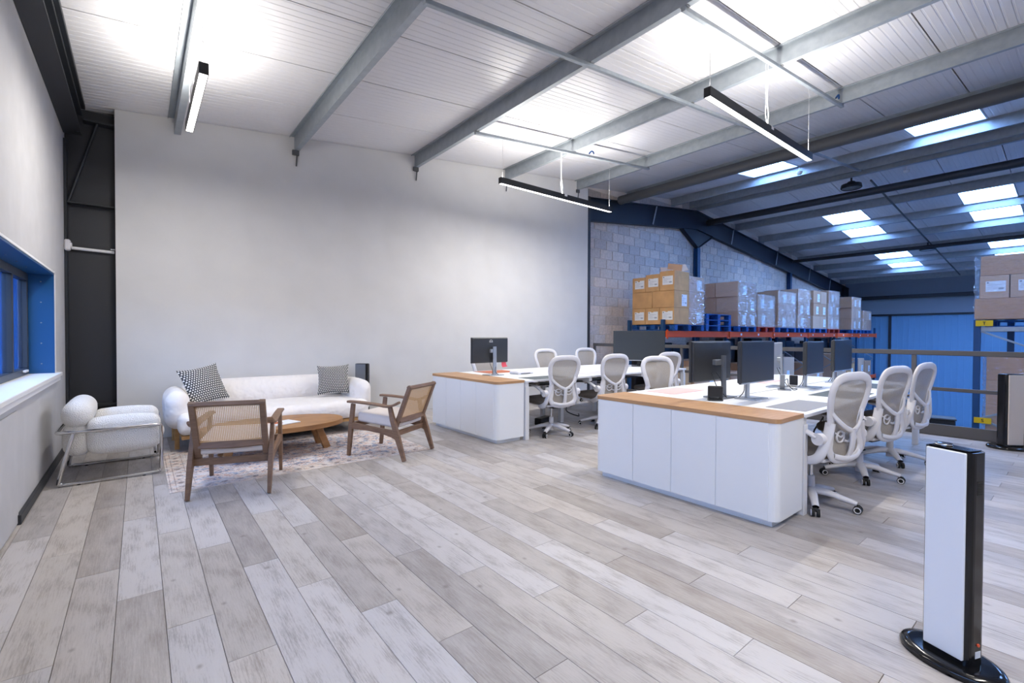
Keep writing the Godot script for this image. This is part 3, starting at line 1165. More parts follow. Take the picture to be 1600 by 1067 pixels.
# ------------------------------------------------------------------ pendant lights
func pendant(at: Vector3, length: float, turn: float, label: String, drop: float, lit := true):
	var o := thing("pendant_light", label, "light", at, turn, "linear pendant lights")
	var L := length
	var g := G.new()
	# aluminium channel, open below and above for the diffusers
	g.box(Vector3(0, 0.045, 0.031), Vector3(L, 0.09, 0.004), 0.001)
	g.box(Vector3(0, 0.045, -0.031), Vector3(L, 0.09, 0.004), 0.001)
	g.box(Vector3(L / 2 - 0.003, 0.045, 0), Vector3(0.006, 0.09, 0.06), 0.001)
	g.box(Vector3(-L / 2 + 0.003, 0.045, 0), Vector3(0.006, 0.09, 0.06), 0.001)
	g.box(Vector3(0, 0.045, 0), Vector3(L - 0.01, 0.03, 0.058))
	put("housing", g, M.lamp_body, o)
	put("lamp_diffuser", bb(Vector3(-L / 2 + 0.008, 0.001, -0.028), Vector3(L / 2 - 0.008, 0.004, 0.028)), M.lamp_diffuser, o)
	put("uplight_diffuser", bb(Vector3(-L / 2 + 0.008, 0.080, -0.028), Vector3(L / 2 - 0.008, 0.083, 0.028)), M.lamp_diffuser, o)
	put("joint_clip", bx(Vector3(0.08, 0.075, 0.0), Vector3(0.06, 0.035, 0.070), 0.002), M.white_plastic, o)
	for s in [-1, 1]:
		var c := G.new()
		c.cyl(Vector3(s * (L / 2 - 0.05), 0.088, 0), Vector3(s * (L / 2 - 0.05), drop + SLOPE * s * L / 2 * cos(turn), 0), 0.0024, -1, 6)
		put("wire", c, M.wire, o)
	for s in [-1, 1]:
		var c := G.new()
		c.tube(spline([Vector3(0.02, 0.09, 0), Vector3(0.02, 0.13, s * 0.004), Vector3(0.01 + s * 0.006, 0.22, s * 0.012), Vector3(0.0, 0.36, s * 0.008), Vector3(0, drop, s * 0.012)], 4), 0.004, 6)
		put("cable", c, M.white_cable, o)
	if not lit:
		return
	var dn := AreaLight3D.new()
	dn.name = "down_light"
	dn.area_size = Vector2(L - 0.03, 0.052)
	dn.light_energy = LAMP_DOWN * L / 2.5
	dn.light_color = Color(1.0, 0.982, 0.95)
	dn.shadow_enabled = true
	dn.area_range = 30.0
	dn.rotation = Vector3(-PI / 2, 0, 0)
	dn.position = Vector3(0, -0.003, 0)
	o.add_child(dn)
	var upl := AreaLight3D.new()
	upl.name = "up_light"
	upl.area_size = Vector2(L - 0.03, 0.052)
	upl.light_energy = LAMP_UP * L / 2.5
	upl.light_color = Color(1.0, 0.982, 0.95)
	upl.shadow_enabled = true
	upl.area_range = 30.0
	upl.rotation = Vector3(PI / 2, 0, 0)
	upl.position = Vector3(0, 0.093, 0)
	o.add_child(upl)

func make_ceiling_fittings():
	pendant(Vector3(5.36, 3.50, -5.42), 2.5, 0.0, "lit black linear pendant light hanging above the far desk bench", 0.76)
	pendant(Vector3(5.35, 3.50, -2.25), 2.5, 0.0, "lit black linear pendant light hanging above the near desk bench", 0.76)
	pendant(Vector3(0.405, 3.32, -5.02), 1.34, PI / 2, "short lit black linear pendant light under the purlin by the side wall", 0.47)
	# the row goes on behind the camera
	pendant(Vector3(2.2, 3.50, 0.55), 2.5, 0.0, "black linear pendant light above the open floor", 0.42)
	# high-bay lights that are off, on the tie tubes
	for q in [[Vector3(13.22, 4.80, -3.62), "black high-bay light fitting under the ridge tube"], [Vector3(20.2, 4.12, -3.4), "black high-bay light fitting under the far roof slope"]]:
		var o := thing("high_bay_fitting", q[1], "light fitting", q[0])
		var g := G.new()
		g.lathe([Vector2(0.001, 0.17), Vector2(0.07, 0.165), Vector2(0.10, 0.13), Vector2(0.20, 0.10), Vector2(0.215, 0.02), Vector2(0.20, 0.0), Vector2(0.19, 0.01)], Vector3.ZERO, 20)
		put("reflector", g, M.black_plastic, o)
		var d := G.new()
		d.cyl(Vector3(0, 0.012, 0), Vector3(0, 0.02, 0), 0.19, -1, 20)
		put("lens", d, M.silver, o)
		var h := G.new()
		h.cyl(Vector3(0, 0.165, 0), Vector3(0, 0.26, 0), 0.02, -1, 8)
		put("hook", h, M.steel_dark, o)
	for q in [[Vector3(11.3, 4.88, -4.05), "white smoke detector on the purlin beside the long strut"], [Vector3(13.2, 4.94, -2.6), "white smoke detector near the ridge"]]:
		var o := thing("smoke_detector", q[1], "detector", q[0])
		var g := G.new()
		g.lathe([Vector2(0.001, -0.05), Vector2(0.04, -0.048), Vector2(0.055, -0.02), Vector2(0.06, 0.0), Vector2(0.06, 0.015), Vector2(0.001, 0.015)], Vector3.ZERO, 16)
		put("body", g, M.detector_white, o)
		var h := G.new()
		h.cyl(Vector3(0, 0.01, 0), Vector3(0, 0.10, 0), 0.012, -1, 8)
		put("stem", h, M.detector_white, o)

# ------------------------------------------------------------------ benches and cabinets
func cabinet(x0: float, z0: float, z1: float, label: String):
	var o := thing("storage_cabinet", label, "cabinet", Vector3(x0 + 0.21, 0, (z0 + z1) / 2), 0.0, "end cabinets of the desk benches")
	var w := z1 - z0
	var d := 0.42
	var flat := Transform3D(Basis(Vector3(1, 0, 0), Vector3(0, 0, -1), Vector3(0, 1, 0)), Vector3.ZERO)   # plan outline (x, -z), extruded upwards
	var r := 0.055
	var P := PackedVector2Array()
	P.append(Vector2(d / 2, -w / 2)); P.append(Vector2(d / 2, w / 2))
	for i in 7:
		var a := deg_to_rad(90 + 90.0 * i / 6)
		P.append(Vector2(-d / 2 + r + cos(a) * r, w / 2 - r + sin(a) * r))
	for i in 7:
		var a := deg_to_rad(180 + 90.0 * i / 6)
		P.append(Vector2(-d / 2 + r + cos(a) * r, -w / 2 + r + sin(a) * r))
	var g := G.new()
	g.prism(P, 0.05, 0.712, flat, false)
	put("carcass", g, M.white_laminate, o)
	put("plinth", bb(Vector3(-d / 2 + 0.045, 0, -w / 2 + 0.05), Vector3(d / 2 - 0.02, 0.05, w / 2 - 0.05)), M.white_laminate, o)
	var dw := (w - 2 * r) / 4
	for i in 4:
		var za := -w / 2 + r + dw * i
		put("door", bb(Vector3(-d / 2 - 0.007, 0.052, za + 0.0025), Vector3(-d / 2 + 0.002, 0.708, za + dw - 0.0025), 0.0015), M.white_laminate, o)
	var t := G.new()
	var Q := PackedVector2Array()
	for p in P:
		Q.append(p + Vector2(signf(p.x) * 0.006, signf(p.y) * 0.004))
	t.prism(Q, 0.712, 0.742, flat, false)
	put("wood_top", t, M.oak_top, o)

func bench(x0: float, z0: float, z1: float, label: String):
	var o := thing("desk_bench", label, "desk", Vector3(x0, 0, z0), 0.0, "white desk benches")
	var D := z1 - z0
	for i in 3:
		for s in 2:
			var za := 0.0 if s == 0 else D / 2 + 0.012
			put("tabletop", bb(Vector3(i * 1.2 + 0.001, 0.712, za), Vector3(i * 1.2 + 1.199, 0.737, za + D / 2 - 0.012), 0.002), M.white_laminate, o)
	for i in 4:
		for s in 2:
			var x := clampf(i * 1.2, 0.035, 3.565)
			var z := 0.04 if s == 0 else D - 0.04
			if i == 1 or i == 2:
				z = 0.60 if s == 0 else D - 0.60
			put("leg", bb(Vector3(x - 0.03, 0, z - 0.03), Vector3(x + 0.03, 0.66, z + 0.03), 0.003), M.white_metal, o)
		var x := clampf(i * 1.2, 0.035, 3.565)
		put("cross_beam", bb(Vector3(x - 0.03, 0.66, 0.02), Vector3(x + 0.03, 0.711, D - 0.02), 0.003), M.white_metal, o)
	for s in 2:
		var z := D / 2 - 0.28 if s == 0 else D / 2 + 0.28
		put("long_beam", bb(Vector3(0.06, 0.665, z - 0.02), Vector3(3.54, 0.705, z + 0.02), 0.003), M.white_metal, o)
	put("cable_tray", bb(Vector3(0.3, 0.56, D / 2 - 0.12), Vector3(3.3, 0.58, D / 2 + 0.12), 0.003), M.steel_dark, o)
	for i in 3:
		var c := G.new()
		var x := 0.45 + i * 1.15
		c.tube(spline([Vector3(x, 0.57, D / 2), Vector3(x + 0.03, 0.35, D / 2 + 0.05), Vector3(x - 0.05, 0.12, D / 2 - 0.04), Vector3(x + 0.15, 0.012, D / 2 + 0.03), Vector3(x + 0.3, 0.012, D / 2 - 0.1)], 5), 0.009, 6)
		put("power_lead", c, M.black_plastic, o)

func make_benches():
	cabinet(3.30, -2.87, -1.29, "white cabinet with oak top closing the near desk bench")
	bench(3.725, -2.87, -1.27, "white desk bench with pink mats and five monitors")
	cabinet(3.27, -5.92, -4.36, "white cabinet with oak top closing the far desk bench")
	bench(3.695, -5.93, -4.33, "white desk bench along the white wall with the large screen")

# ------------------------------------------------------------------ mesh office chair, facing -z
var chair_proto: Node3D

func back_z(y: float) -> float:
	# the back leans out above the lumbar bulge
	return 0.235 + 0.05 * pow(absf(y - 0.60), 1.3) * 2.2 * (1.0 if y > 0.60 else 0.6) + (0.10 * maxf(0, y - 0.75))

func make_chair_proto(label: String, at: Vector3, turn: float) -> Node3D:
	var o := thing("office_chair", label, "chair", at, turn, "white mesh office chairs")
	# five-star base with castors
	for i in 5:
		var a := TAU * i / 5 + 0.32
		var d := Vector3(sin(a), 0, cos(a))
		var g := G.new()
		g.tube([d * 0.02 + Vector3(0, 0.115, 0), d * 0.12 + Vector3(0, 0.108, 0), d * 0.22 + Vector3(0, 0.085, 0), d * 0.295 + Vector3(0, 0.068, 0)], 0.030, 10, false, 0.022, Vector3.UP, [1.25, 1.1, 0.9, 0.75])
		put("base_arm", g, M.white_plastic, o)
		var c := d * 0.30
		var s := d.cross(Vector3.UP)
		var w := G.new()
		w.cyl(c + s * 0.026 + Vector3(0, 0.028, 0), c + s * 0.008 + Vector3(0, 0.028, 0), 0.028, -1, 14)
		w.cyl(c - s * 0.026 + Vector3(0, 0.028, 0), c - s * 0.008 + Vector3(0, 0.028, 0), 0.028, -1, 14)
		w.box(c + Vector3(0, 0.05, 0), Vector3(0.034, 0.026, 0.034), 0.008)
		var ca := put("castor", w, M.rubber, o)
		for q in [1, -1]:
			var rg := G.new()
			var ring := []
			for j in 14:
				var b_ := TAU * j / 14
				ring.append(c + s * 0.0265 * q + Vector3(0, 0.028, 0) + (d * cos(b_) + Vector3.UP * sin(b_)) * 0.020)
			rg.tube(ring, 0.004, 6, true)
			put("castor_ring", rg, M.white_plastic, ca)
	var hub := G.new()
	hub.cyl(Vector3(0, 0.05, 0), Vector3(0, 0.22, 0), 0.034, 0.028, 16)
	put("column_sleeve", hub, M.white_plastic, o)
	var col := G.new()
	col.cyl(Vector3(0, 0.22, 0), Vector3(0, 0.36, 0), 0.015, -1, 12)
	put("gas_column", col, M.chrome, o)
	var mech := G.new()
	mech.box(Vector3(0, 0.375, 0.02), Vector3(0.18, 0.05, 0.26), 0.015)
	mech.cyl(Vector3(0.09, 0.37, -0.03), Vector3(0.26, 0.36, -0.05), 0.007, -1, 8)
	put("mechanism", mech, M.black_plastic, o)
	# seat
	var st := G.new()
	st.soft(Vector3(0, 0.445, -0.02), Vector3(0.50, 0.085, 0.48), 0.042, 4, Vector3(0.02, 0.022, 0.015))
	put("seat", st, M.seat_fabric, o)
	var sh := G.new()
	sh.soft(Vector3(0, 0.405, 0.0), Vector3(0.46, 0.03, 0.44), 0.015, 2)
	put("seat_shell", sh, M.white_plastic, o)
	# back frame: outer hoop, V brace, stem
	var half := [Vector2(0, 1.010), Vector2(0.10, 1.008), Vector2(0.185, 0.985), Vector2(0.226, 0.925), Vector2(0.224, 0.84), Vector2(0.196, 0.74), Vector2(0.176, 0.65), Vector2(0.182, 0.56), Vector2(0.198, 0.49), Vector2(0.165, 0.435), Vector2(0.09, 0.412), Vector2(0, 0.405)]
	var loop := []
	for p in half:
		loop.append(Vector3(p.x, p.y, back_z(p.y)))
	for i in range(half.size() - 2, 0, -1):
		loop.append(Vector3(-half[i].x, half[i].y, back_z(half[i].y)))
	var hoop := spline(loop, 4, true)
	var g := G.new()
	g.tube(hoop, 0.033, 10, true, 0.017, Vector3(0, 0, 1))
	put("back_frame", g, M.white_plastic, o)
	var v := G.new()
	for s in [-1, 1]:
		v.tube(spline([Vector3(s * 0.196, 0.755, back_z(0.755) + 0.006), Vector3(s * 0.15, 0.70, back_z(0.70) + 0.03), Vector3(s * 0.075, 0.645, back_z(0.645) + 0.05), Vector3(0, 0.615, back_z(0.615) + 0.055)], 4), 0.019, 8, false, 0.012, Vector3(0, 0, 1))
	v.tube(spline([Vector3(0, 0.63, back_z(0.62) + 0.055), Vector3(0, 0.55, back_z(0.55) + 0.055), Vector3(0, 0.46, back_z(0.46) + 0.035), Vector3(0, 0.405, back_z(0.405) + 0.005)], 4), 0.028, 8, false, 0.014, Vector3(0, 0, 1))
	v.tube(spline([Vector3(-0.165, 0.445, back_z(0.44) + 0.01), Vector3(-0.09, 0.425, back_z(0.42) + 0.03), Vector3(0, 0.42, back_z(0.42) + 0.035), Vector3(0.09, 0.425, back_z(0.42) + 0.03), Vector3(0.165, 0.445, back_z(0.44) + 0.01)], 4), 0.020, 8, false, 0.013, Vector3(0, 0, 1))
	put("back_brace", v, M.white_plastic, o)
	# lumbar support: swirled pad
	var lu := G.new()
	for s in [-1, 1]:
		var ring := []
		for j in 12:
			var b_ := TAU * j / 12
			ring.append(Vector3(s * 0.085 + cos(b_) * 0.048, 0.575 + sin(b_) * 0.040, back_z(0.575) + 0.016))
		lu.tube(ring, 0.007, 6, true)
		lu.tube(spline([Vector3(s * 0.03, 0.60, back_z(0.6) + 0.016), Vector3(s * 0.085, 0.575, back_z(0.58) + 0.02), Vector3(s * 0.15, 0.61, back_z(0.6) + 0.012)], 4), 0.007, 6)
	lu.tube(spline([Vector3(-0.05, 0.55, back_z(0.55) + 0.018), Vector3(0, 0.535, back_z(0.53) + 0.02), Vector3(0.05, 0.55, back_z(0.55) + 0.018)], 4), 0.010, 6)
	put("lumbar_support", lu, M.white_plastic, o)
	# woven back
	var rows := []
	for i in 19:
		var y := lerpf(0.415, 1.0, i / 18.0)
		var hw := 0.0
		for j in half.size() - 1:
			if y <= half[j].y and y >= half[j + 1].y:
				hw = lerpf(half[j].x, half[j + 1].x, (half[j].y - y) / maxf(1e-4, half[j].y - half[j + 1].y))
		var row := PackedVector3Array()
		for j in 9:
			var u := lerpf(-1, 1, j / 8.0)
			row.append(Vector3(u * hw, y, back_z(y) - 0.004 + 0.018 * (1 - u * u)))
		rows.append(row)
	var me := G.new()
	me.surf(rows)
	put("back_mesh", me, M.mesh_grey, o)
	# lower side arms from the seat to the back, and flip-up armrests
	for s in [-1, 1]:
		var w := G.new()
		w.tube(spline([Vector3(s * 0.19, 0.395, -0.02), Vector3(s * 0.235, 0.395, 0.10), Vector3(s * 0.25, 0.43, 0.19), Vector3(s * 0.235, 0.51, 0.225), Vector3(s * 0.205, 0.60, back_z(0.6)), Vector3(s * 0.185, 0.68, back_z(0.68))], 4), 0.036, 8, false, 0.018, Vector3(1, 0, 0), [0.7])
		put("side_bracket", w, M.white_plastic, o)
		var a := G.new()
		a.cyl(Vector3(s * 0.235, 0.565, 0.205), Vector3(s * 0.285, 0.565, 0.205), 0.042, -1, 16)
		a.tube(spline([Vector3(s * 0.265, 0.575, 0.19), Vector3(s * 0.272, 0.61, 0.12), Vector3(s * 0.275, 0.645, 0.03), Vector3(s * 0.275, 0.66, -0.06)], 4), 0.028, 8, false, 0.017, Vector3(0, 1, 0.4))
		var ar := put("armrest", a, M.white_plastic, o)
		var pd := G.new()
		pd.soft(Vector3(s * 0.275, 0.672, -0.03), Vector3(0.062, 0.024, 0.20), 0.011, 2)
		put("arm_pad", pd, M.seat_fabric, ar)
	return o

func make_office_chairs():
	chair_proto = make_chair_proto("white mesh office chair tucked beside the cabinet corner of the near bench", Vector3(4.06, 0, -1.35), -0.20)
	var L := [
		[5.20, -1.33, -0.22, "white mesh office chair in the middle of the near bench's open side"],
		[6.10, -1.30, -0.14, "white mesh office chair at the railing end of the near bench's open side"],
		[4.98, -3.12, PI - 0.25, "white mesh office chair between the two benches, facing the pink mat"],
		[4.23, -4.44, -0.10, "white mesh office chair beside the far bench's cabinet, back towards the near bench"],
		[5.18, -4.40, -0.12, "white mesh office chair in the middle of the far bench, back towards the near bench"],
		[6.52, -4.40, -0.20, "white mesh office chair at the far bench's railing end, back to the near bench"],
		[4.50, -6.12, PI - 0.1, "white mesh office chair behind the monitor with the round logo"],
		[5.90, -6.12, PI - 0.15, "white mesh office chair against the white wall, middle of the far bench"],
		[7.02, -6.15, PI - 0.2, "white mesh office chair against the white wall, next to the large screen"],
	]
	for q in L:
		copy(chair_proto, "office_chair", Vector3(q[0], 0, q[1]), q[2], q[3])

# ------------------------------------------------------------------ monitors, screen towards -z
func monitor(label: String, at: Vector3, turn: float, stand: Material, back: Material, w := 0.61, h := 0.36, yc := 1.07, logo := false, group := "desk monitors", sx := 0.0, shell := true):
	var o := thing("monitor", label, "monitor", at, turn, group)
	var y := yc - at.y
	put("housing", bx(Vector3(0, y, 0.012), Vector3(w, h, 0.022), 0.004), back, o)
	put("screen", bx(Vector3(0, y + 0.004, -0.0002), Vector3(w - 0.012, h - 0.024, 0.004), 0.001), M.screen, o)
	var g := G.new()
	g.soft(Vector3(0, y, 0.031), Vector3(w * 0.975, h * 0.96, 0.02), 0.0099, 3, Vector3(0, 0, 0.016))
	if shell:
		put("back_shell", g, back, o)
	put("lower_bezel", bx(Vector3(0, y - h / 2 + 0.006, -0.0016), Vector3(w - 0.004, 0.011, 0.004), 0.001), M.silver, o)
	var st := G.new()
	st.bar([Vector3(sx, 0.012, 0.095), Vector3(sx, y + 0.05, 0.090)], 0.055, 0.022, Vector3(0, 0, 1))
	st.box(Vector3(sx * 0.5, y - 0.01, 0.068), Vector3(0.06 + absf(sx), 0.05, 0.04), 0.006)
	put("stand_post", st, stand, o)
	var ba := G.new()
	ba.prism(round_rect(0.25, 0.19, 0.012, 3), 0.0, 0.012, Transform3D(Basis(Vector3(1, 0, 0), Vector3(0, 0, -1), Vector3(0, 1, 0)), Vector3(sx, 0, 0.06)))
	put("stand_base", ba, stand, o)
	var c := G.new()
	for s in [-0.03, 0.035]:
		c.tube(spline([Vector3(s, y - h * 0.28, 0.052), Vector3(s * 1.6, y - h * 0.5, 0.09), Vector3(s * 0.7, 0.06, 0.115), Vector3(s * 2.0, 0.006, 0.14)], 5), 0.0035, 6)
	put("cable", c, M.black_plastic, o)
	if logo:
		var ring := []
		for j in 20:
			var a := TAU * j / 20
			ring.append(Vector3(cos(a) * 0.026, y + h * 0.33 + sin(a) * 0.026, 0.0475))
		var lg := G.new()
		lg.tube(ring, 0.0035, 6, true, 0.001, Vector3(0, 0, 1))
		lg.box(Vector3(0, y + h * 0.33, 0.0472), Vector3(0.034, 0.009, 0.002))
		put("logo", lg, M.logo_white, o)
	return o

func make_monitors():
	var T := 0.737
	monitor("black monitor with a dark stand seen from behind, beside the pink mat", Vector3(4.03, T, -2.17), -0.06, M.heater_grey, M.screen_back, 0.61, 0.36, 1.07, false, "desk monitors", 0.09)
	monitor("black monitor with silver stand and dark screen over the light grey mat", Vector3(4.25, T, -1.83), PI, M.silver, M.screen_back, 0.64, 0.365)
	monitor("pale grey monitor on a slim arm, turned edge-on towards the railing", Vector3(5.46, T, -2.20), 0.10, M.silver, M.pale_back, 0.52, 0.35, 1.05, false, "desk monitors", 0.0, false)
	monitor("black monitor with silver edge in the middle of the near bench", Vector3(5.66, T, -1.85), PI + 0.05, M.silver, M.screen_back, 0.57, 0.35, 1.065)
	monitor("black monitor with silver edge at the railing end of the near bench", Vector3(6.56, T, -1.85), PI, M.silver, M.screen_back, 0.62, 0.37, 1.07)
	monitor("black monitor seen from behind with a round white logo, behind the far cabinet", Vector3(3.795, T, -5.24), 0.0, M.silver, M.screen_back, 0.62, 0.35, 1.085, true, "desk monitors", 0.03)
	var big = monitor("large dark display angled towards the room at the end of the far bench", Vector3(7.02, T, -5.10), 0.0, M.black_plastic, M.screen_back, 0.90, 0.54, 1.11, false, "")
	big.rotation.y = atan2(0.80, -0.60)

func mat_on(label: String, m: Material, x0, x1, z0, z1, skew := 0.0):
	var o := put("desk_mat", bx(Vector3.ZERO, Vector3(x1 - x0, 0.003, z1 - z0), 0.001), m, null, Vector3((x0 + x1) / 2, 0.7386, (z0 + z1) / 2))
	o.rotation.y = skew
	meta(o, label, "desk mat")

func make_desk_items():
	mat_on("pink desk mat beside the monitor with the dark stand", M.mat_pink, 3.97, 4.52, -2.79, -2.48)
	mat_on("light grey desk mat at the cabinet corner of the near bench", M.mat_grey, 3.85, 4.50, -1.60, -1.32)
	mat_on("slate desk mat in front of the middle chair of the near bench", M.mat_slate, 4.95, 5.60, -1.68, -1.32)
	mat_on("slate desk mat at the railing end of the near bench", M.mat_slate, 6.15, 6.75, -1.68, -1.34)
	mat_on("small pink desk mat by the railing behind the pale grey monitor", M.mat_pink, 5.75, 6.30, -2.70, -2.40)
	mat_on("rust brown desk mat in front of the logo monitor", M.mat_rust, 3.95, 4.50, -5.86, -5.44)
	mat_on("dark grey desk mat at the cabinet corner of the far bench", M.mat_slate, 3.86, 4.50, -4.68, -4.36)
	mat_on("pale violet desk mat in the middle of the far bench", M.mat_violet, 5.0, 5.6, -4.80, -4.42)
	# docking station standing on edge
	var d := thing("docking_station", "small black docking station standing upright beside the monitor with the dark stand", "dock", Vector3(3.885, 0.737, -2.03), -0.9)
	put("body", bx(Vector3(0, 0.070, 0), Vector3(0.12, 0.115, 0.035), 0.008), M.black_plastic, d)
	put("foot", bx(Vector3(0, 0.008, 0), Vector3(0.12, 0.016, 0.06), 0.004), M.black_plastic, d)
	put("port_strip", bx(Vector3(-0.01, 0.028, 0.0165), Vector3(0.07, 0.012, 0.002)), M.silver, d)
	# laptop stand
	var l := thing("laptop_stand", "grey folding laptop stand with loose cables in the middle of the near bench", "stand", Vector3(5.20, 0.737, -2.00), 0.4)
	var g := G.new()
	g.bar([Vector3(0, 0.01, 0), Vector3(-0.05, 0.16, 0.0)], 0.045, 0.014, Vector3(1, 0, 0))
	put("upright", g, M.heater_grey, l)
	put("base", bx(Vector3(0.02, 0.005, 0.02), Vector3(0.14, 0.009, 0.12), 0.003), M.heater_grey, l)
	var c := G.new()
	c.tube(spline([Vector3(-0.02, 0.10, 0.02), Vector3(0.08, 0.11, 0.05), Vector3(0.10, 0.05, 0.06), Vector3(0.03, 0.006, 0.10), Vector3(0.14, 0.006, 0.14), Vector3(0.22, 0.006, 0.08)], 6), 0.004, 6)
	put("cable", c, M.black_plastic, l)
	var dk := thing("docking_station", "black docking station behind the middle monitor of the near bench", "dock", Vector3(5.67, 0.737, -2.065), 0.1)
	put("body", bx(Vector3(0, 0.07, 0), Vector3(0.025, 0.11, 0.08), 0.006), M.black_plastic, dk)
	put("foot", bx(Vector3(0, 0.004, 0), Vector3(0.06, 0.008, 0.10), 0.003), M.black_plastic, dk)
	# tray of papers
	var p := thing("paper_tray", "pale grey paper tray on the far bench beside the rust mat", "tray", Vector3(4.30, 0.737, -5.14), 0.05)
	put("tray", bx(Vector3(0, 0.022, 0), Vector3(0.30, 0.044, 0.20), 0.012), M.white_plastic, p)
	put("front_slot", bx(Vector3(-0.01, 0.012, 0.1005), Vector3(0.18, 0.014, 0.003)), M.heater_grey, p)
	# sticky note under the logo monitor
	var s := G.new()
	s.surf([PackedVector3Array([Vector3(-0.04, 0.07, 0), Vector3(0, 0.07, 0), Vector3(0.04, 0.07, 0)]), PackedVector3Array([Vector3(-0.042, 0.03, 0.004), Vector3(0, 0.03, 0.004), Vector3(0.043, 0.032, 0.006)]), PackedVector3Array([Vector3(-0.036, 0.0, 0.020), Vector3(0, 0.002, 0.018), Vector3(0.055, 0.01, 0.02)])], false, false, true)
	meta(put("sticky_note", s, M.sticky_pink, null, Vector3(4.05, 0.838, -5.236)), "pink sticky note hanging from the lower edge of the logo monitor", "note")
	var ph := thing("desk_phone", "black box with cables on the floor under the far bench", "cable box", Vector3(4.6, 0, -5.0), 0.3)
	put("body", bx(Vector3(0, 0.05, 0), Vector3(0.3, 0.10, 0.12), 0.01), M.black_plastic, ph)
	ph.name = "cable_box"

# ------------------------------------------------------------------ lounge
func cane_chair(label: String, at: Vector3, turn: float):
	var o := thing("cane_armchair", label, "armchair", at, turn, "cane-backed wooden armchairs")
	var lean := func(y): return 0.195 + (y - 0.28) * 0.40   # z of the back frame
	for s in [-1, 1]:
		var x: float = s * 0.285
		var g := G.new()
		g.bar([Vector3(x, 0.0, -0.345), Vector3(x, 0.30, -0.315), Vector3(x, 0.555, -0.285)], 0.034, 0.052, Vector3(0, 0, 1), [0.78, 1.0, 0.9])
		put("leg", g, M.walnut, o)
		var r := G.new()
		r.bar([Vector3(x, 0.0, 0.345), Vector3(x, 0.24, 0.265), Vector3(x, 0.42, 0.205), Vector3(x, 0.545, 0.175)], 0.034, 0.055, Vector3(0, 0, 1), [0.78, 1.1, 1.0, 0.8])
		put("leg", r, M.walnut, o)
		# side rail with an arched lower edge
		var rail := G.new()
		rail.prism(PackedVector2Array([Vector2(-0.31, 0.29), Vector2(-0.31, 0.36), Vector2(0.0, 0.325), Vector2(0.245, 0.305), Vector2(0.285, 0.195), Vector2(0.20, 0.235), Vector2(0.08, 0.265), Vector2(-0.10, 0.285)]), -0.014, 0.014, Transform3D(Basis(Vector3(0, 0, 1), Vector3(0, 1, 0), Vector3(-1, 0, 0)), Vector3(x, 0, 0)))
		put("side_rail", rail, M.walnut, o)
		var arm := G.new()
		arm.bar(spline([Vector3(x, 0.578, -0.345), Vector3(x, 0.575, -0.20), Vector3(x, 0.562, 0.02), Vector3(x, 0.550, 0.14), Vector3(x * 0.985, 0.565, 0.215), Vector3(x * 0.96, 0.595, 0.275)], 4), 0.062, 0.024, Vector3.UP, [], 0.006)
		put("armrest", arm, M.walnut, o)
		var st := G.new()
		var xs: float = s * 0.243
		st.bar([Vector3(xs, 0.235, lean.call(0.235)), Vector3(xs, 0.50, lean.call(0.50)), Vector3(xs, 0.765, lean.call(0.765))], 0.046, 0.040, Vector3(0, 0.3, 1), [0.95, 1, 0.95])
		put("back_stile", st, M.walnut, o)
	var tr := G.new()
	tr.bar([Vector3(-0.262, 0.748, lean.call(0.748)), Vector3(0.262, 0.748, lean.call(0.748))], 0.040, 0.036, Vector3(0, 1, -0.4))
	put("top_rail", tr, M.walnut, o)
	var lr := G.new()
	lr.bar(spline([Vector3(-0.23, 0.405, lean.call(0.405)), Vector3(0, 0.398, lean.call(0.40) + 0.012), Vector3(0.23, 0.405, lean.call(0.405))], 4), 0.030, 0.060, Vector3(0, 1, -0.4))
	put("lower_rail", lr, M.walnut, o)
	var br := G.new()
	br.bar([Vector3(-0.27, 0.265, 0.22), Vector3(0.27, 0.265, 0.22)], 0.028, 0.055, Vector3.UP)
	put("seat_rail", br, M.walnut, o)
	var fr := G.new()
	fr.bar([Vector3(-0.28, 0.325, -0.305), Vector3(0.28, 0.325, -0.305)], 0.028, 0.06, Vector3.UP)
	put("seat_rail", fr, M.walnut, o)
	# woven cane: two layers of thin strips with open holes
	var cn := G.new()
	var x0 := -0.222
	var x1 := 0.222
	var ya := 0.43
	var yb := 0.732
	var nn := Vector3(0, -0.37, 0.93)
	for i in 37:
		var x := lerpf(x0, x1, i / 36.0)
		var a := Vector3(x, ya, lean.call(ya))
		var b_ := Vector3(x, yb, lean.call(yb))
		cn.bar([a, b_], 0.0056, 0.0016, nn, [], 0.0004)
	for i in 26:
		var y := lerpf(ya, yb, i / 25.0)
		cn.bar([Vector3(x0, y, lean.call(y)) + nn * 0.0012, Vector3(x1, y, lean.call(y)) + nn * 0.0012], 0.0016, 0.0056, Vector3(0, 0.93, 0.37), [], 0.0004)
	put("cane_panel", cn, M.cane, o)
	var cu := G.new()
	cu.soft(Vector3(0, 0.395, -0.045), Vector3(0.515, 0.105, 0.50), 0.028, 3, Vector3(0.0, 0.014, 0.0), Transform3D(Basis(Vector3.RIGHT, 0.09), Vector3(0, -0.002, 0)), 4)
	put("seat_cushion", cu, M.seat_cushion, o)

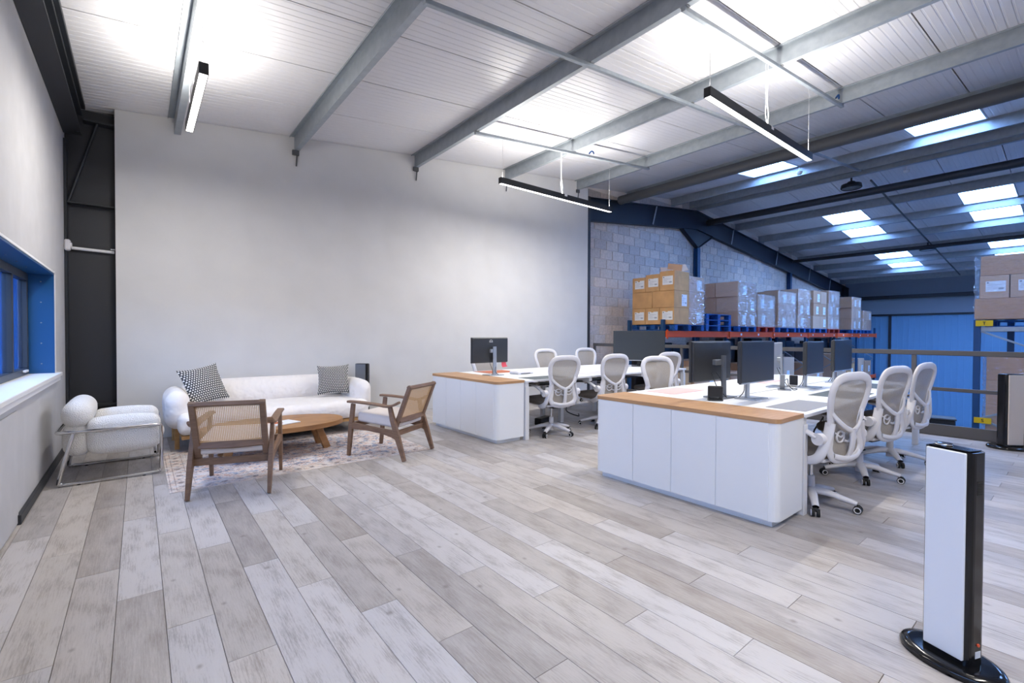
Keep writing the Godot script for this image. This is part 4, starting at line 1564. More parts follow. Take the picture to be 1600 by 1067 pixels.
func pillow(label: String, at: Vector3, b: Basis, w: float):
	var g := G.new()
	for s in [1.0, -1.0]:
		var rows := []
		for i in 17:
			var vv := lerpf(-1, 1, i / 16.0)
			var row := PackedVector3Array()
			for j in 17:
				var u := lerpf(-1, 1, j / 16.0)
				var pinch := 1.0 - 0.10 * (1.0 - u * u) * absf(vv)
				var pinch2 := 1.0 - 0.10 * (1.0 - vv * vv) * absf(u)
				var th := 0.085 * pow(maxf(0, (1 - u * u) * (1 - vv * vv)), 0.45)
				row.append(Vector3(u * w / 2 * pinch2, vv * w / 2 * pinch, s * th))
			rows.append(row)
		g.surf(rows, false, false, s < 0)
	var o := put("throw_pillow", g, M.pillow_weave, null, at)
	o.basis = b
	meta(o, label, "pillow", "patterned pillows on the sofa")

func make_lounge():
	# rug
	var rg := G.new()
	var x0 := 0.185
	var x1 := 2.56
	var z0 := -6.26
	var z1 := -4.655
	rg.quad_uv(Vector3(x0, 0.004, z1), Vector3(x1, 0.004, z1), Vector3(x1, 0.004, z0), Vector3(x0, 0.004, z0), Vector2(0, 1), Vector2(1, 1), Vector2(1, 0), Vector2(0, 0))
	var C := [Vector3(x0, 0.004, z1), Vector3(x1, 0.004, z1), Vector3(x1, 0.004, z0), Vector3(x0, 0.004, z0)]
	for i in 4:
		rg.quad(C[i] - Vector3(0, 0.0038, 0), C[(i + 1) % 4] - Vector3(0, 0.0038, 0), C[(i + 1) % 4], C[i], Vector2.ZERO, Vector2(0.01, 0.01))
	meta(put("area_rug", rg, M.rug), "faded blue and rust patterned rug under the coffee table", "rug")
	cane_chair("cane armchair turned with its back to the open floor, beside the chrome lounge chair", Vector3(0.665, 0.004, -4.595), -0.338)
	cane_chair("cane armchair nearest the far desk bench, angled towards the sofa", Vector3(2.165, 0.004, -4.81), 0.546)
	# sofa
	var so := thing("sofa", "cream upholstered sofa with round bolster arms against the white wall", "sofa", Vector3(1.37, 0, -6.62))
	var g := G.new()
	g.soft(Vector3(0, 0.31, 0.06), Vector3(2.10, 0.23, 0.98), 0.07, 5, Vector3(0.0, 0.012, 0.05), Transform3D.IDENTITY, 6)
	put("seat", g, M.sofa_fabric, so)
	g = G.new()
	g.soft(Vector3(0, 0.535, -0.37), Vector3(1.98, 0.36, 0.32), 0.155, 6, Vector3(0, 0.01, 0.02), Transform3D.IDENTITY, 6)
	put("backrest", g, M.sofa_fabric, so)
	for s in [-1, 1]:
		g = G.new()
		g.soft(Vector3(s * 1.045, 0.455, 0.02), Vector3(0.21, 0.41, 0.74), 0.104, 6, Vector3(0.02, 0.02, 0.03), Transform3D.IDENTITY, 5)
		put("arm", g, M.sofa_fabric, so)
	g = G.new()
	g.bar([Vector3(-1.0, 0.165, 0.46), Vector3(1.0, 0.165, 0.46)], 0.035, 0.04, Vector3.UP)
	put("front_rail", g, M.sofa_wood, so)
	g = G.new()
	g.bar([Vector3(-1.0, 0.165, -0.38), Vector3(1.0, 0.165, -0.38)], 0.035, 0.04, Vector3.UP)
	put("back_rail", g, M.sofa_wood, so)
	for s in [-1, 1]:
		g = G.new()
		g.bar([Vector3(s * 1.0, 0.165, -0.40), Vector3(s * 1.0, 0.165, 0.48)], 0.035, 0.04, Vector3.UP)
		put("side_rail", g, M.sofa_wood, so)
		for z in [0.21, -0.36]:
			g = G.new()
			g.bar([Vector3(s * 1.045, 0, z), Vector3(s * 1.045, 0.26, z)], 0.045, 0.045, Vector3(0, 0, 1))
			put("leg", g, M.sofa_wood, so)
	put("under_shade", bb(Vector3(-0.98, 0.15, -0.36), Vector3(0.98, 0.19, 0.44)), M.black_plastic, so)  # black slab put in for the shade under the sofa
	pillow("black and white woven pillow leaning in the sofa corner by the lounge chair", Vector3(0.60, 0.69, -6.60), Basis(Vector3.UP, 0.42) * Basis(Vector3.RIGHT, -0.38) * Basis(Vector3(0, 0, 1), 0.16), 0.47)
	pillow("black and white woven pillow in the sofa corner by the dark tower heater", Vector3(2.11, 0.665, -6.62), Basis(Vector3.UP, -0.42) * Basis(Vector3.RIGHT, -0.32) * Basis(Vector3(0, 0, 1), 0.05), 0.42)
	# coffee table
	var ct := thing("coffee_table", "oval solid oak coffee table with slanted block legs on the rug", "table", Vector3(1.17, 0.004, -5.58))
	var P := PackedVector2Array()
	for i in 40:
		var a := TAU * i / 40
		P.append(Vector2(signf(cos(a)) * pow(absf(cos(a)), 0.9) * 0.70, signf(sin(a)) * pow(absf(sin(a)), 0.9) * 0.43))
	g = G.new()
	g.prism(P, 0.275, 0.325, Transform3D(Basis(Vector3(1, 0, 0), Vector3(0, 0, -1), Vector3(0, 1, 0)), Vector3.ZERO), true)
	put("tabletop", g, M.table_oak, ct)
	for s in [-1, 1]:
		for z in [-0.16, 0.12]:
			g = G.new()
			g.bar([Vector3(s * 0.50, 0.0, z), Vector3(s * 0.40, 0.275, z * 0.8)], 0.075, 0.055, Vector3(0, 0, 1), [], 0.006)
			put("leg", g, M.table_oak, ct)
	var mg := thing("magazine", "open white magazine lying on the coffee table", "magazine", Vector3(1.20, 0.329, -5.48), 0.35)
	put("pages", bx(Vector3(0, 0.006, 0), Vector3(0.30, 0.011, 0.22), 0.002), M.plain_paper, mg)
	put("picture", bx(Vector3(-0.07, 0.0122, -0.03), Vector3(0.13, 0.0008, 0.14)), M.mat_rust, mg)
	# chrome lounge chair, facing +x
	var lc := thing("lounge_chair", "cream boucle lounge chair with a tubular chrome frame by the side wall", "armchair", Vector3(-0.19, 0, -5.79))
	for s in [-1, 1]:
		var z: float = s * 0.375
		var path := [Vector3(0.345, 0.440, z), Vector3(0.345, 0.10, z), Vector3(0.335, 0.035, z), Vector3(0.27, 0.016, z), Vector3(-0.26, 0.016, z), Vector3(-0.325, 0.022, z), Vector3(-0.345, 0.05, z), Vector3(-0.26, 0.42, z), Vector3(-0.25, 0.445, z)]
		g = G.new()
		g.tube(spline(path, 4), 0.0145, 10)
		put("side_frame", g, M.chrome, lc)
		var q := G.new()
		q.cyl(Vector3(-0.22, 0.0, z), Vector3(-0.22, 0.006, z), 0.014, -1, 10)
		q.cyl(Vector3(0.22, 0.0, z), Vector3(0.22, 0.006, z), 0.014, -1, 10)
		put("glide", q, M.rubber, lc)
	g = G.new()
	g.tube(spline([Vector3(0.345, 0.44, 0.375), Vector3(0.335, 0.452, 0.375), Vector3(0.30, 0.455, 0.376), Vector3(-0.28, 0.455, 0.376), Vector3(-0.345, 0.455, 0.34), Vector3(-0.36, 0.455, 0.28), Vector3(-0.36, 0.455, -0.28), Vector3(-0.345, 0.455, -0.34), Vector3(-0.28, 0.455, -0.376), Vector3(0.30, 0.455, -0.376), Vector3(0.335, 0.452, -0.375), Vector3(0.345, 0.44, -0.375)], 4), 0.0145, 10)
	put("arm_hoop", g, M.chrome, lc)
	g = G.new()
	g.tube([Vector3(0.30, 0.20, -0.36), Vector3(0.30, 0.20, 0.36)], 0.010, 8)
	put("cross_tube", g, M.chrome, lc)
	for s in [-1, 1]:
		g = G.new()
		g.soft(Vector3(0.085, 0.395, s * 0.30), Vector3(0.50, 0.31, 0.125), 0.062, 5, Vector3(0.012, 0.02, 0.012), Transform3D.IDENTITY, 4)
		put("arm_cushion", g, M.boucle, lc)
	g = G.new()
	g.soft(Vector3(0.08, 0.345, 0), Vector3(0.56, 0.17, 0.475), 0.08, 4, Vector3(0.02, 0.02, 0.0), Transform3D.IDENTITY, 4)
	put("seat_cushion", g, M.boucle, lc)
	g = G.new()
	g.soft(Vector3(-0.235, 0.590, 0), Vector3(0.20, 0.23, 0.72), 0.099, 6, Vector3(0.01, 0.01, 0.02), Transform3D.IDENTITY, 4)
	put("back_bolster", g, M.boucle, lc)
	g = G.new()
	g.soft(Vector3(-0.235, 0.375, 0), Vector3(0.19, 0.30, 0.66), 0.09, 4, Vector3(0.01, 0, 0.0), Transform3D.IDENTITY, 4)
	put("back_cushion", g, M.boucle, lc)

# ------------------------------------------------------------------ tower heaters; broad face towards -x
func heater(label: String, at: Vector3, turn: float, w: float, d: float, h: float, face: Material, side: Material, kind := 0):
	var o := thing("tower_heater", label, "heater", at, turn, "slim tower heaters")
	var up := Transform3D(Basis(Vector3(1, 0, 0), Vector3(0, 0, -1), Vector3(0, 1, 0)), Vector3.ZERO)
	var g := G.new()
	g.lathe([Vector2(0.001, 0.034), Vector2(0.78, 0.034), Vector2(0.95, 0.030), Vector2(1.0, 0.016), Vector2(0.985, 0.0), Vector2(0.001, 0.0)], Vector3.ZERO, 40, d * 1.25, w * 1.05)
	put("foot_plate", g, M.black_gloss, o)
	g = G.new()
	g.prism(round_rect(d, w, minf(d, w) * 0.28, 5), 0.034, h, up)
	put("body", g, side, o)
	put("front_panel", bx(Vector3(-d / 2 - 0.002, (h + 0.05) / 2, -w * 0.0), Vector3(0.012, h - 0.055, w * 0.80), 0.003), face, o)
	put("top_cap", bx(Vector3(0, h + 0.003, 0), Vector3(d * 0.8, 0.004, w * 0.82), 0.004), M.black_gloss, o)
	if kind == 0:
		g = G.new()
		g.lathe([Vector2(0.028, 0.0), Vector2(0.028, 0.006), Vector2(0.022, 0.004), Vector2(0.001, 0.004)], Vector3(0.0, h + 0.007, -w * 0.22), 18)
		put("dial", g, M.chrome, o)
		g = G.new()
		g.cyl(Vector3(0.004, 0.115, w / 2 - 0.002), Vector3(0.004, 0.115, w / 2 + 0.004), 0.006, -1, 12)
		put("power_lamp", g, M.red_light, o)
		put("rating_label", bx(Vector3(0.004, 0.078, w / 2 + 0.0006), Vector3(0.030, 0.026, 0.001)), M.plain_paper, o)
		for i in 9:
			put("vent_slat", bx(Vector3(0.0, h - 0.11 - i * 0.006, w / 2 + 0.0005), Vector3(0.03, 0.0025, 0.002)), M.rubber, o)
		put("seam_band", bx(Vector3(0, h - 0.115, -w / 2 - 0.0005), Vector3(0.03, 0.003, 0.002)), M.silver, o)

func make_heaters():
	heater("white and black tower heater standing alone on the open floor", Vector3(2.530, 0, -0.335), -0.38, 0.165, 0.095, 0.855, M.heater_white, M.black_gloss)
	heater("beige and black tower heater beside the railing", Vector3(7.90, 0, -0.58), 0.78, 0.20, 0.14, 0.86, M.heater_beige, M.black_gloss, 1)
	heater("dark grey tower heater against the white wall beside the sofa", Vector3(2.68, 0, -7.02), 0.72, 0.20, 0.12, 0.845, M.heater_grey, M.black_gloss, 1)

# ------------------------------------------------------------------ railing at the mezzanine edge
func make_guard_rail():
	var o := thing("guard_rail", "dark steel guard rail along the mezzanine edge", "railing", Vector3(8.20, 0, -7.2))
	var L := 11.2
	put("top_rail", bb(Vector3(-0.03, 1.05, 0), Vector3(0.03, 1.115, L), 0.006), M.rail_steel, o)
	put("mid_rail", bb(Vector3(-0.022, 0.585, 0), Vector3(0.022, 0.63, L), 0.005), M.rail_steel, o)
	put("kick_plate", bb(Vector3(-0.015, 0.0, 0), Vector3(0.015, 0.145, L), 0.003), M.rail_steel, o)
	for z in [0.03, 2.24, 3.97, 5.70, 7.43, 9.2, 11.15]:
		put("post", bb(Vector3(-0.025, 0.0, z - 0.025), Vector3(0.025, 1.05, z + 0.025), 0.004), M.rail_steel, o)

# ------------------------------------------------------------------ pallets, cartons, racks
var pallet_mesh := {}
var n_carton := 0

func pallet(label: String, at: Vector3, lx: float, lz: float, m: Material, turn := 0.0):
	var o := thing("pallet", label, "pallet", at, turn, "pallets on the racks")
	var key := "%.2f_%.2f" % [lx, lz]
	if not pallet_mesh.has(key):
		pallet_mesh[key] = [bx(Vector3.ZERO, Vector3(lx, 0.02, 0.14), 0.003).mesh(), bx(Vector3.ZERO, Vector3(0.13, 0.08, 0.13), 0.004).mesh(), bx(Vector3.ZERO, Vector3(0.12, 0.02, lz), 0.003).mesh()]
	var P: Array = pallet_mesh[key]
	for i in 5:
		put("deck_board", P[0], m, o, Vector3(0, 0.13, lerpf(-lz / 2 + 0.07, lz / 2 - 0.07, i / 4.0)))
	for i in 3:
		var x := lerpf(-lx / 2 + 0.065, lx / 2 - 0.065, i / 2.0)
		put("runner", P[2], m, o, Vector3(x, 0.01, 0))
		for j in 3:
			put("block", P[1], m, o, Vector3(x, 0.06 + 0.005, lerpf(-lz / 2 + 0.065, lz / 2 - 0.065, j / 2.0)))
	for i in 3:
		put("stringer", P[2], m, o, Vector3(lerpf(-lx / 2 + 0.06, lx / 2 - 0.06, i / 2.0), 0.112, 0))

var carton_mesh := {}

# a carton with its lower near corner box; faces: which sides carry a paper label (x = -x face, z = +z face)
func carton(label: String, a: Vector3, b_: Vector3, m: Material, paper := "", group := "cartons on the racks", tape := false) -> Node3D:
	var s := (b_ - a).abs()
	var o := thing("carton", label, "box", Vector3((a.x + b_.x) / 2, minf(a.y, b_.y), (a.z + b_.z) / 2), 0.0, group)
	var key := "%.3f_%.3f_%.3f" % [s.x, s.y, s.z]
	if not carton_mesh.has(key):
		carton_mesh[key] = bx(Vector3(0, s.y / 2, 0), s - Vector3(0.006, 0.002, 0.006), 0.006).mesh()
	put("body", carton_mesh[key], m, o)
	if paper.contains("x"):
		var g := G.new()
		var x := -s.x / 2 + 0.0018
		var w := minf(0.27, s.z * 0.70)
		var h := w * 0.74
		var zc := 0.02
		var yc := s.y * 0.52
		g.quad(Vector3(x, yc - h / 2, zc - w / 2), Vector3(x, yc - h / 2, zc + w / 2), Vector3(x, yc + h / 2, zc + w / 2), Vector3(x, yc + h / 2, zc - w / 2), Vector2(0, 1), Vector2(1, 0))
		put("paper_label", g, M.paper_label, o)
	if paper.contains("z"):
		var g := G.new()
		var z := s.z / 2 - 0.0018
		var w := minf(0.22, s.x * 0.5)
		var h := minf(w * 1.2, s.y * 0.7)
		var xc := s.x * 0.18
		var yc := s.y * 0.45
		g.quad(Vector3(xc - w / 2, yc - h / 2, z), Vector3(xc + w / 2, yc - h / 2, z), Vector3(xc + w / 2, yc + h / 2, z), Vector3(xc - w / 2, yc + h / 2, z), Vector2(0, 1), Vector2(1, 0))
		put("paper_label", g, M.paper_label, o)
	if tape:
		put("tape", bx(Vector3(-s.x / 2 + 0.002, s.y - 0.05, 0), Vector3(0.0016, 0.10, s.z * 0.16)), M.tape, o)
	return o

func film(label: String, a: Vector3, b_: Vector3, seed_: int):
	# stretch film: a loose wrinkled skin round a stack
	var o := thing("stretch_film", label, "plastic wrap", Vector3((a.x + b_.x) / 2, a.y, (a.z + b_.z) / 2), 0.0, "stretch film on the stacks")
	var s := (b_ - a).abs()
	var ns := noise(seed_, 2.2, 3)
	var g := G.new()
	var per := PackedVector2Array()
	var P := round_rect(s.x + 0.02, s.z + 0.02, 0.04, 2)
	for i in P.size():
		var p := P[i]
		var q := P[(i + 1) % P.size()]
		var steps := maxi(1, int(p.distance_to(q) / 0.045))
		for k in steps:
			per.append(p.lerp(q, float(k) / steps))
	var rows := []
	var H := int(s.y / 0.04) + 1
	for i in H + 1:
		var y := s.y * i / H
		var row := PackedVector3Array()
		for p in per:
			var d := p.normalized() * (0.022 + 0.030 * ns.get_noise_3d(p.x * 1.8 + seed_, y * 4.0, p.y * 1.8))
			row.append(Vector3(p.x + d.x, y, -(p.y + d.y)))
		rows.append(row)
	g.surf(rows, true)
	put("skin", g, M.film, o)

func rack_frame(o: Node3D, x: float, z0: float, z1: float, y0: float, y1: float, m: Material):
	for z in [z0, z1]:
		var g := G.new()
		g.box(Vector3(x, (y0 + y1) / 2, z + (0.035 if z == z0 else -0.035)), Vector3(0.09, y1 - y0, 0.07), 0.004)
		put("upright", g, m, o)
	var k := 0
	var y := y0 + 0.2
	while y < y1 - 0.75:
		var g := G.new()
		var za := z0 + 0.05 if k % 2 == 0 else z1 - 0.05
		var zb := z1 - 0.05 if k % 2 == 0 else z0 + 0.05
		g.bar([Vector3(x, y, za), Vector3(x, y + 0.62, zb)], 0.03, 0.03, Vector3(1, 0, 0))
		put("brace", g, M.galvanised, o)
		y += 0.62
		k += 1

func make_racks():
	var zf := -6.06
	var zr := -7.05
	var xs := [9.285, 12.21, 14.92, 17.70, 20.55, 23.2, 25.75]
	var o := thing("pallet_rack", "blue and orange pallet rack along the block wall", "rack", Vector3(0, 0, 0))
	for x in xs:
		rack_frame(o, x, zr, zf, -3.0, 1.66, M.rack_blue)
	for i in xs.size() - 1:
		for y in [1.255, -0.55]:
			for z in [zf + 0.02, zr + 0.03]:
				var g := G.new()
				g.box(Vector3((xs[i] + xs[i + 1]) / 2, y + 0.075, z), Vector3(xs[i + 1] - xs[i] - 0.095, 0.15, 0.045), 0.006)
				put("beam", g, M.rack_orange, o)
				if z > -6.5:
					for x in [xs[i] + 0.06, xs[i + 1] - 0.06]:
						put("connector", bx(Vector3(x, y + 0.07, z + 0.02), Vector3(0.05, 0.21, 0.02), 0.003), M.rack_orange, o)
	for i in 12:
		var x := 12.9 + i * 1.05
		put("location_tag", bx(Vector3(x, 1.33, zf + 0.0445), Vector3(0.09, 0.06, 0.002)), M.plain_paper, o)
	# ---- first load: clean brown cartons
	var Y := 1.41
	pallet("blue pallet under the tan labelled cartons", Vector3(10.05, Y, -6.46), 1.28, 1.16, M.pallet_blue)
	var y0 := Y + 0.142
	var g1 := "tan cartons at the end of the pallet rack"
	var zz := [-7.0, -6.625, -6.245, -5.865]
	var pos := ["by the block wall", "in the middle", "by the rack's aisle side"]
	for i in 3:
		carton("tan labelled carton, bottom row of the end stack, " + pos[i], Vector3(9.36, y0, zz[i]), Vector3(9.98, y0 + 0.38, zz[i + 1]), M.carton, "x", g1, true)
		carton("tan labelled carton, top row of the end stack, " + pos[i], Vector3(9.36, y0 + 0.765, zz[i]), Vector3(9.98, y0 + 1.12 + 0.045 * i, zz[i + 1]), M.carton, "x", g1, true)
	carton("wide tan carton without label, middle row by the block wall", Vector3(9.36, y0 + 0.382, -7.0), Vector3(9.98, y0 + 0.763, -6.44), M.carton, "", g1)
	carton("wide tan carton with a label on its aisle side, middle row of the end stack", Vector3(9.36, y0 + 0.382, -6.435), Vector3(9.98, y0 + 0.763, -5.865), M.carton, "z", g1)
	carton("film-wrapped carton behind the end stack, bottom row", Vector3(9.985, y0, -6.42), Vector3(10.66, y0 + 0.38, -5.87), M.carton_pale, "z", g1)
	carton("film-wrapped carton behind the end stack, middle row", Vector3(9.985, y0 + 0.382, -6.42), Vector3(10.66, y0 + 0.763, -5.87), M.carton_pale, "", g1)
	carton("film-wrapped carton behind the end stack, top row", Vector3(9.985, y0 + 0.765, -6.42), Vector3(10.66, y0 + 1.13, -5.87), M.carton_pale, "z", g1)
	# opened carton flaps
	var fl := thing("carton_flaps", "opened cardboard flaps standing up on the end stack", "box flaps", Vector3(9.67, y0 + 1.212, -6.05))
	var f := G.new()
	f.bar([Vector3(-0.28, 0.0, 0.17), Vector3(-0.30, 0.13, 0.20)], 0.006, 0.36, Vector3(0, 0, 1), [], 0.001)
	f.bar([Vector3(0.05, 0.0, 0.178), Vector3(0.02, 0.15, 0.10)], 0.50, 0.006, Vector3(0, 0, 1), [], 0.001)
	put("flap", f, M.carton_pale, fl)
	f = G.new()
	f.bar([Vector3(-0.05, 0.0, -0.17), Vector3(-0.06, 0.12, -0.20)], 0.45, 0.006, Vector3(0, 0, 1), [], 0.001)
	put("flap", f, M.carton_pale, fl)
	# stack of three empty pallets
	for i in 3:
		pallet("empty blue pallet, %s of the pile beside the tan cartons" % ["bottom", "middle", "top"][i], Vector3(11.42, Y + 0.142 * i, -6.36), 1.25, 0.95, M.pallet_blue)
	# ---- further loads
	var G2 := "wrapped cartons on the pallet rack"
	var loads := [
		[12.50, 13.56, 3, 0.40, M.pallet_blue, "blue", "second load"],
		[13.66, 14.80, 2, 0.46, M.pallet_red, "red", "load on the first red pallet"],
		[15.05, 16.38, 3, 0.365, M.pallet_blue, "blue", "load past the second upright"],
		[16.58, 17.62, 3, 0.42, M.pallet_blue, "blue", "load before the third upright"],
		[17.90, 19.15, 3, 0.43, M.pallet_blue, "blue", "load past the third upright"],
		[19.32, 20.48, 3, 0.46, M.pallet_red, "red", "load on the second red pallet"],
		[21.95, 23.10, 3, 0.43, M.pallet_blue, "blue", "load past the fourth upright"],
		[23.40, 24.55, 2, 0.40, M.pallet_blue, "blue", "last load before the far wall"],
	]
	var r := RandomNumberGenerator.new()
	r.seed = 555
	for li in loads.size():
		var q: Array = loads[li]
		pallet("%s pallet under the %s" % [q[5], q[6]], Vector3((q[0] + q[1]) / 2, Y, -6.46), q[1] - q[0], 1.1, q[4])
		for k in q[2]:
			var ya: float = Y + 0.142 + k * (q[3] + 0.002)
			var lay: String = (["bottom", "middle", "top"] if q[2] == 3 else ["bottom", "top"])[k]
			var mid: float = lerpf(q[0], q[1], [0.5, 0.42, 0.55][k])
			var m1: Material = [M.carton_dull, M.carton_pale][r.randi_range(0, 1)]
			var m2: Material = [M.carton_dull, M.carton_pale][r.randi_range(0, 1)]
			var jx: float = r.randf_range(-0.03, 0.03)
			var zs: float = -6.52 + r.randf_range(-0.08, 0.08)
			carton("carton at the near front corner, %s row of the %s" % [lay, q[6]], Vector3(q[0] + jx, ya, zs), Vector3(mid, ya + q[3], -5.93), m1, "z" if r.randf() < 0.6 else "", G2)
			carton("carton at the far front corner, %s row of the %s" % [lay, q[6]], Vector3(mid + 0.003, ya, zs), Vector3(q[1], ya + q[3], -5.93), m2, "z" if r.randf() < 0.5 else "", G2)
			carton("carton at the back, %s row of the %s" % [lay, q[6]], Vector3(q[0] + jx, ya, -6.98), Vector3(q[0] + 0.55, ya + q[3], zs - 0.004), M.carton_dull, "", G2)
		if li != 4:
			film("clear stretch film round the " + q[6], Vector3(q[0] + 0.0, Y + 0.15, -6.99), Vector3(q[1] + 0.0, Y + 0.16 + q[2] * q[3], -5.93), 300 + li)
	film("clear stretch film round the cartons behind the end stack", Vector3(9.99, y0 + 0.01, -6.42), Vector3(10.67, y0 + 1.135, -5.87), 290)
	# cartons on the lower level, seen under the beams
	var low := [[9.75, 10.5, 0.75, M.carton, "x"], [10.65, 11.9, 0.85, M.carton_pale, "z"], [12.5, 13.5, 0.55, M.carton_dull, "z"], [13.7, 14.6, 0.7, M.carton_dull, "z"], [15.3, 16.8, 0.8, M.carton_pale, "z"], [18.0, 19.4, 0.6, M.carton_dull, "z"], [20.9, 22.0, 0.8, M.carton_pale, "z"], [22.1, 23.0, 0.45, M.carton, "z"], [23.5, 24.3, 0.6, M.carton_pale, "z"], [24.4, 25.3, 0.5, M.carton_dull, "z"]]
	var nth := ["first", "second", "third", "fourth", "fifth", "sixth", "seventh", "eighth", "ninth", "tenth"]
	for i in low.size():
		var q: Array = low[i]
		carton("%s large carton along the rack's lower level, counted from the office" % nth[i], Vector3(q[0], -0.40, -6.9), Vector3(q[1], -0.40 + q[2] * 1.25, -6.1), q[3], q[4], "large cartons on the rack's lower level")
	var dk := [[9.6, 12.1], [12.35, 14.8], [15.05, 17.6], [17.85, 20.4], [20.7, 23.1], [23.3, 25.6]]  # black stacks added to darken the space under the beams
	for i in dk.size():
		var w := thing("added_dark_stack", "%s added black stack darkening the back of the rack's lower level" % nth[i], "dark filler", Vector3((dk[i][0] + dk[i][1]) / 2, -0.40, -7.22), 0.0, "added black stacks on the rack's lower level")
		for k in 3:
			var g := G.new()
			var lx: float = (dk[i][1] - dk[i][0]) / 3
			g.soft(Vector3((k - 1) * lx, 0.80 - 0.05 * ((k + i) % 3), 0), Vector3(lx - 0.02, 1.60 - 0.10 * ((k + i) % 3), 0.26), 0.03, 2, Vector3(0, 0.01, 0.02))
			put("dark_filler", g, M.added_dark, w)
	make_end_rack()

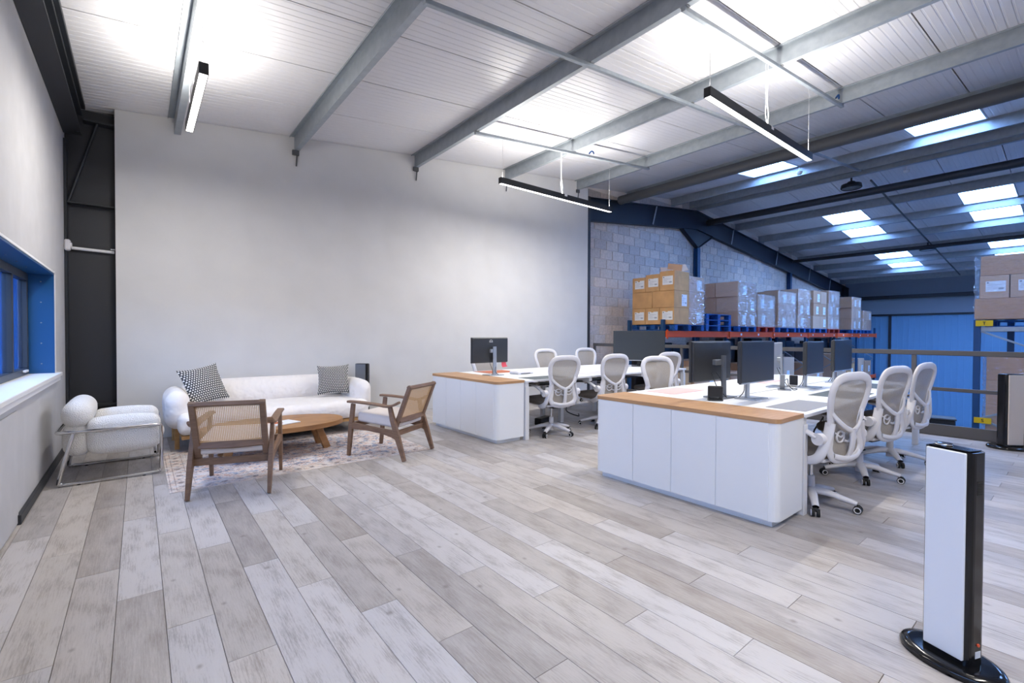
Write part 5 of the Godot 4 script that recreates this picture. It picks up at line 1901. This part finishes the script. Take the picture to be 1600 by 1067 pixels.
func make_end_rack():
	# rack across the aisle, its end frame towards the office
	var X := 12.8
	var o := thing("pallet_rack", "dark blue pallet rack beyond the railing with yellow T and S plates", "rack")
	var z0 := -1.40
	for q in [[X, z0], [X + 0.95, -1.02], [X, 0.5], [X + 0.95, 0.5], [X, 2.4]]:
		put("upright", bx(Vector3(q[0], -0.69, q[1]), Vector3(0.08, 4.62, 0.10), 0.004), M.rack_blue, o)
	for q in [[1.42, M.galvanised], [-1.0, M.galvanised]]:
		for x in [X, X + 0.95]:
			put("beam", bx(Vector3(x, q[0] + 0.02, 0.5), Vector3(0.05, 0.09, 3.7), 0.005), q[1], o)
	for k in 4:
		var g := G.new()
		var y := -2.0 + k * 0.85
		g.bar([Vector3(X, y + (0.85 if k % 2 else 0.0), z0 + 0.05), Vector3(X, y + (0.0 if k % 2 else 0.85), 0.45)], 0.035, 0.03, Vector3(1, 0, 0))
		put("brace", g, M.galvanised, o)
	for q in [["T", 1.555], ["S", -0.33]]:
		var p := put("sign_plate", bx(Vector3(X - 0.055, q[1], z0 + 0.10), Vector3(0.006, 0.11, 0.24), 0.002), M.sign_yellow, o)
		var tm := TextMesh.new()
		tm.text = q[0]
		tm.font = SystemFont.new()
		tm.font.font_names = PackedStringArray(["Droid Sans"])
		tm.font.font_weight = 700
		tm.font_size = 32
		tm.pixel_size = 0.0026
		tm.depth = 0.004
		var l := put("letter", tm, M.print_black, p, Vector3(X - 0.0595, q[1], z0 + 0.10))
		l.rotation.y = -PI / 2
	pallet("blue pallet behind the yellow T plate", Vector3(X + 0.455, 1.485, -0.70), 0.85, 1.2, M.pallet_blue)
	var Y := 1.63
	var GG := "wrapped cartons on the rack beyond the railing"
	carton("long carton at the bottom of the stack above the T plate", Vector3(X - 0.05, Y, -1.44), Vector3(X + 0.5, Y + 0.40, -0.75), M.carton_dull, "", GG)
	carton("second long carton at the bottom, behind the T plate's stack", Vector3(X - 0.02, Y, -0.745), Vector3(X + 0.5, Y + 0.40, -0.10), M.carton_dull, "", GG)
	carton("labelled carton in the middle row above the T plate", Vector3(X - 0.02, Y + 0.403, -1.38), Vector3(X + 0.5, Y + 0.84, -0.98), M.carton_pale, "x", GG)
	carton("labelled carton beside it in the middle row above the T plate", Vector3(X - 0.02, Y + 0.403, -0.97), Vector3(X + 0.5, Y + 0.84, -0.53), M.carton_pale, "x", GG)
	carton("wrapped carton on top of the stack above the T plate", Vector3(X - 0.02, Y + 0.843, -1.37), Vector3(X + 0.5, Y + 1.22, -0.55), M.carton_dull, "", GG)
	film("clear stretch film round the stack above the T plate", Vector3(X - 0.03, Y + 0.01, -1.42), Vector3(X + 0.52, Y + 1.23, -0.1), 401)
	carton("upper wrapped carton under the T plate's beam", Vector3(X + 0.10, 0.45, -1.28), Vector3(X + 0.7, 0.93, -0.4), M.carton_dull, "", GG)
	carton("middle wrapped carton under the T plate's beam", Vector3(X + 0.08, -0.02, -1.28), Vector3(X + 0.7, 0.447, -0.4), M.carton_pale, "", GG)
	carton("lower wrapped carton behind the S plate", Vector3(X + 0.08, -0.90, -1.28), Vector3(X + 0.7, -0.023, -0.4), M.carton_pale, "", GG)
	film("clear stretch film round the stack behind the S plate", Vector3(X + 0.07, -0.9, -1.29), Vector3(X + 0.71, 0.92, -0.39), 402)

func make_small_things():
	# white sounder and conduit on the dark column
	var s := thing("alarm_sounder", "white alarm box on the corner of the side wall", "alarm", Vector3(-0.648, 2.296, -7.265))
	put("body", bx(Vector3(0.022, 0, 0), Vector3(0.05, 0.125, 0.09), 0.012), M.white_plastic, s)
	var lens := G.new()
	lens.cyl(Vector3(0.047, 0, 0), Vector3(0.06, 0, 0), 0.035, 0.028, 16)
	put("lens", lens, M.white_plastic, s)
	var c := thing("cable_conduit", "white conduit pipe crossing the dark column recess", "pipe", Vector3(-0.60, 2.28, -7.36))
	var g := G.new()
	g.cyl(Vector3(0, 0, 0), Vector3(0.375, -0.012, 0), 0.018, -1, 12)
	put("pipe", g, M.white_trim, c)
	put("clip", bx(Vector3(0.36, 0.02, 0.0), Vector3(0.04, 0.012, 0.05), 0.003), M.white_trim, c)
	# blue tie and tape left on the strut
	for q in [[Vector3(7.44, 4.545, -2.23), "blue cable tie on the strut above the near bench"], [Vector3(6.0, 4.385, -5.40), "blue cable tie on the strut above the far bench"]]:
		var t := G.new()
		t.tube(spline([Vector3(0, 0, 0), Vector3(0.03, 0.045, 0.02), Vector3(0.09, 0.055, 0.01), Vector3(0.12, 0.03, 0)], 4), 0.012, 6)
		meta(put("cable_tie", t, M.blue_tie, null, q[0]), q[1], "cable tie")
	# crate low down beyond the railing
	var k := thing("plastic_crate", "dark crate beyond the foot of the railing", "crate", Vector3(11.6, -0.42, -1.75), 0.2)
	put("body", bx(Vector3(0, 0.10, 0), Vector3(0.35, 0.2, 0.42), 0.02), M.steel_dark, k)
	put("rim", bx(Vector3(0, 0.21, 0), Vector3(0.38, 0.03, 0.45), 0.008), M.tie_tube, k)
	put("stand_leg", bb(Vector3(-0.15, -2.58, -0.15), Vector3(0.15, 0.0, 0.15)), M.steel_dark, k)
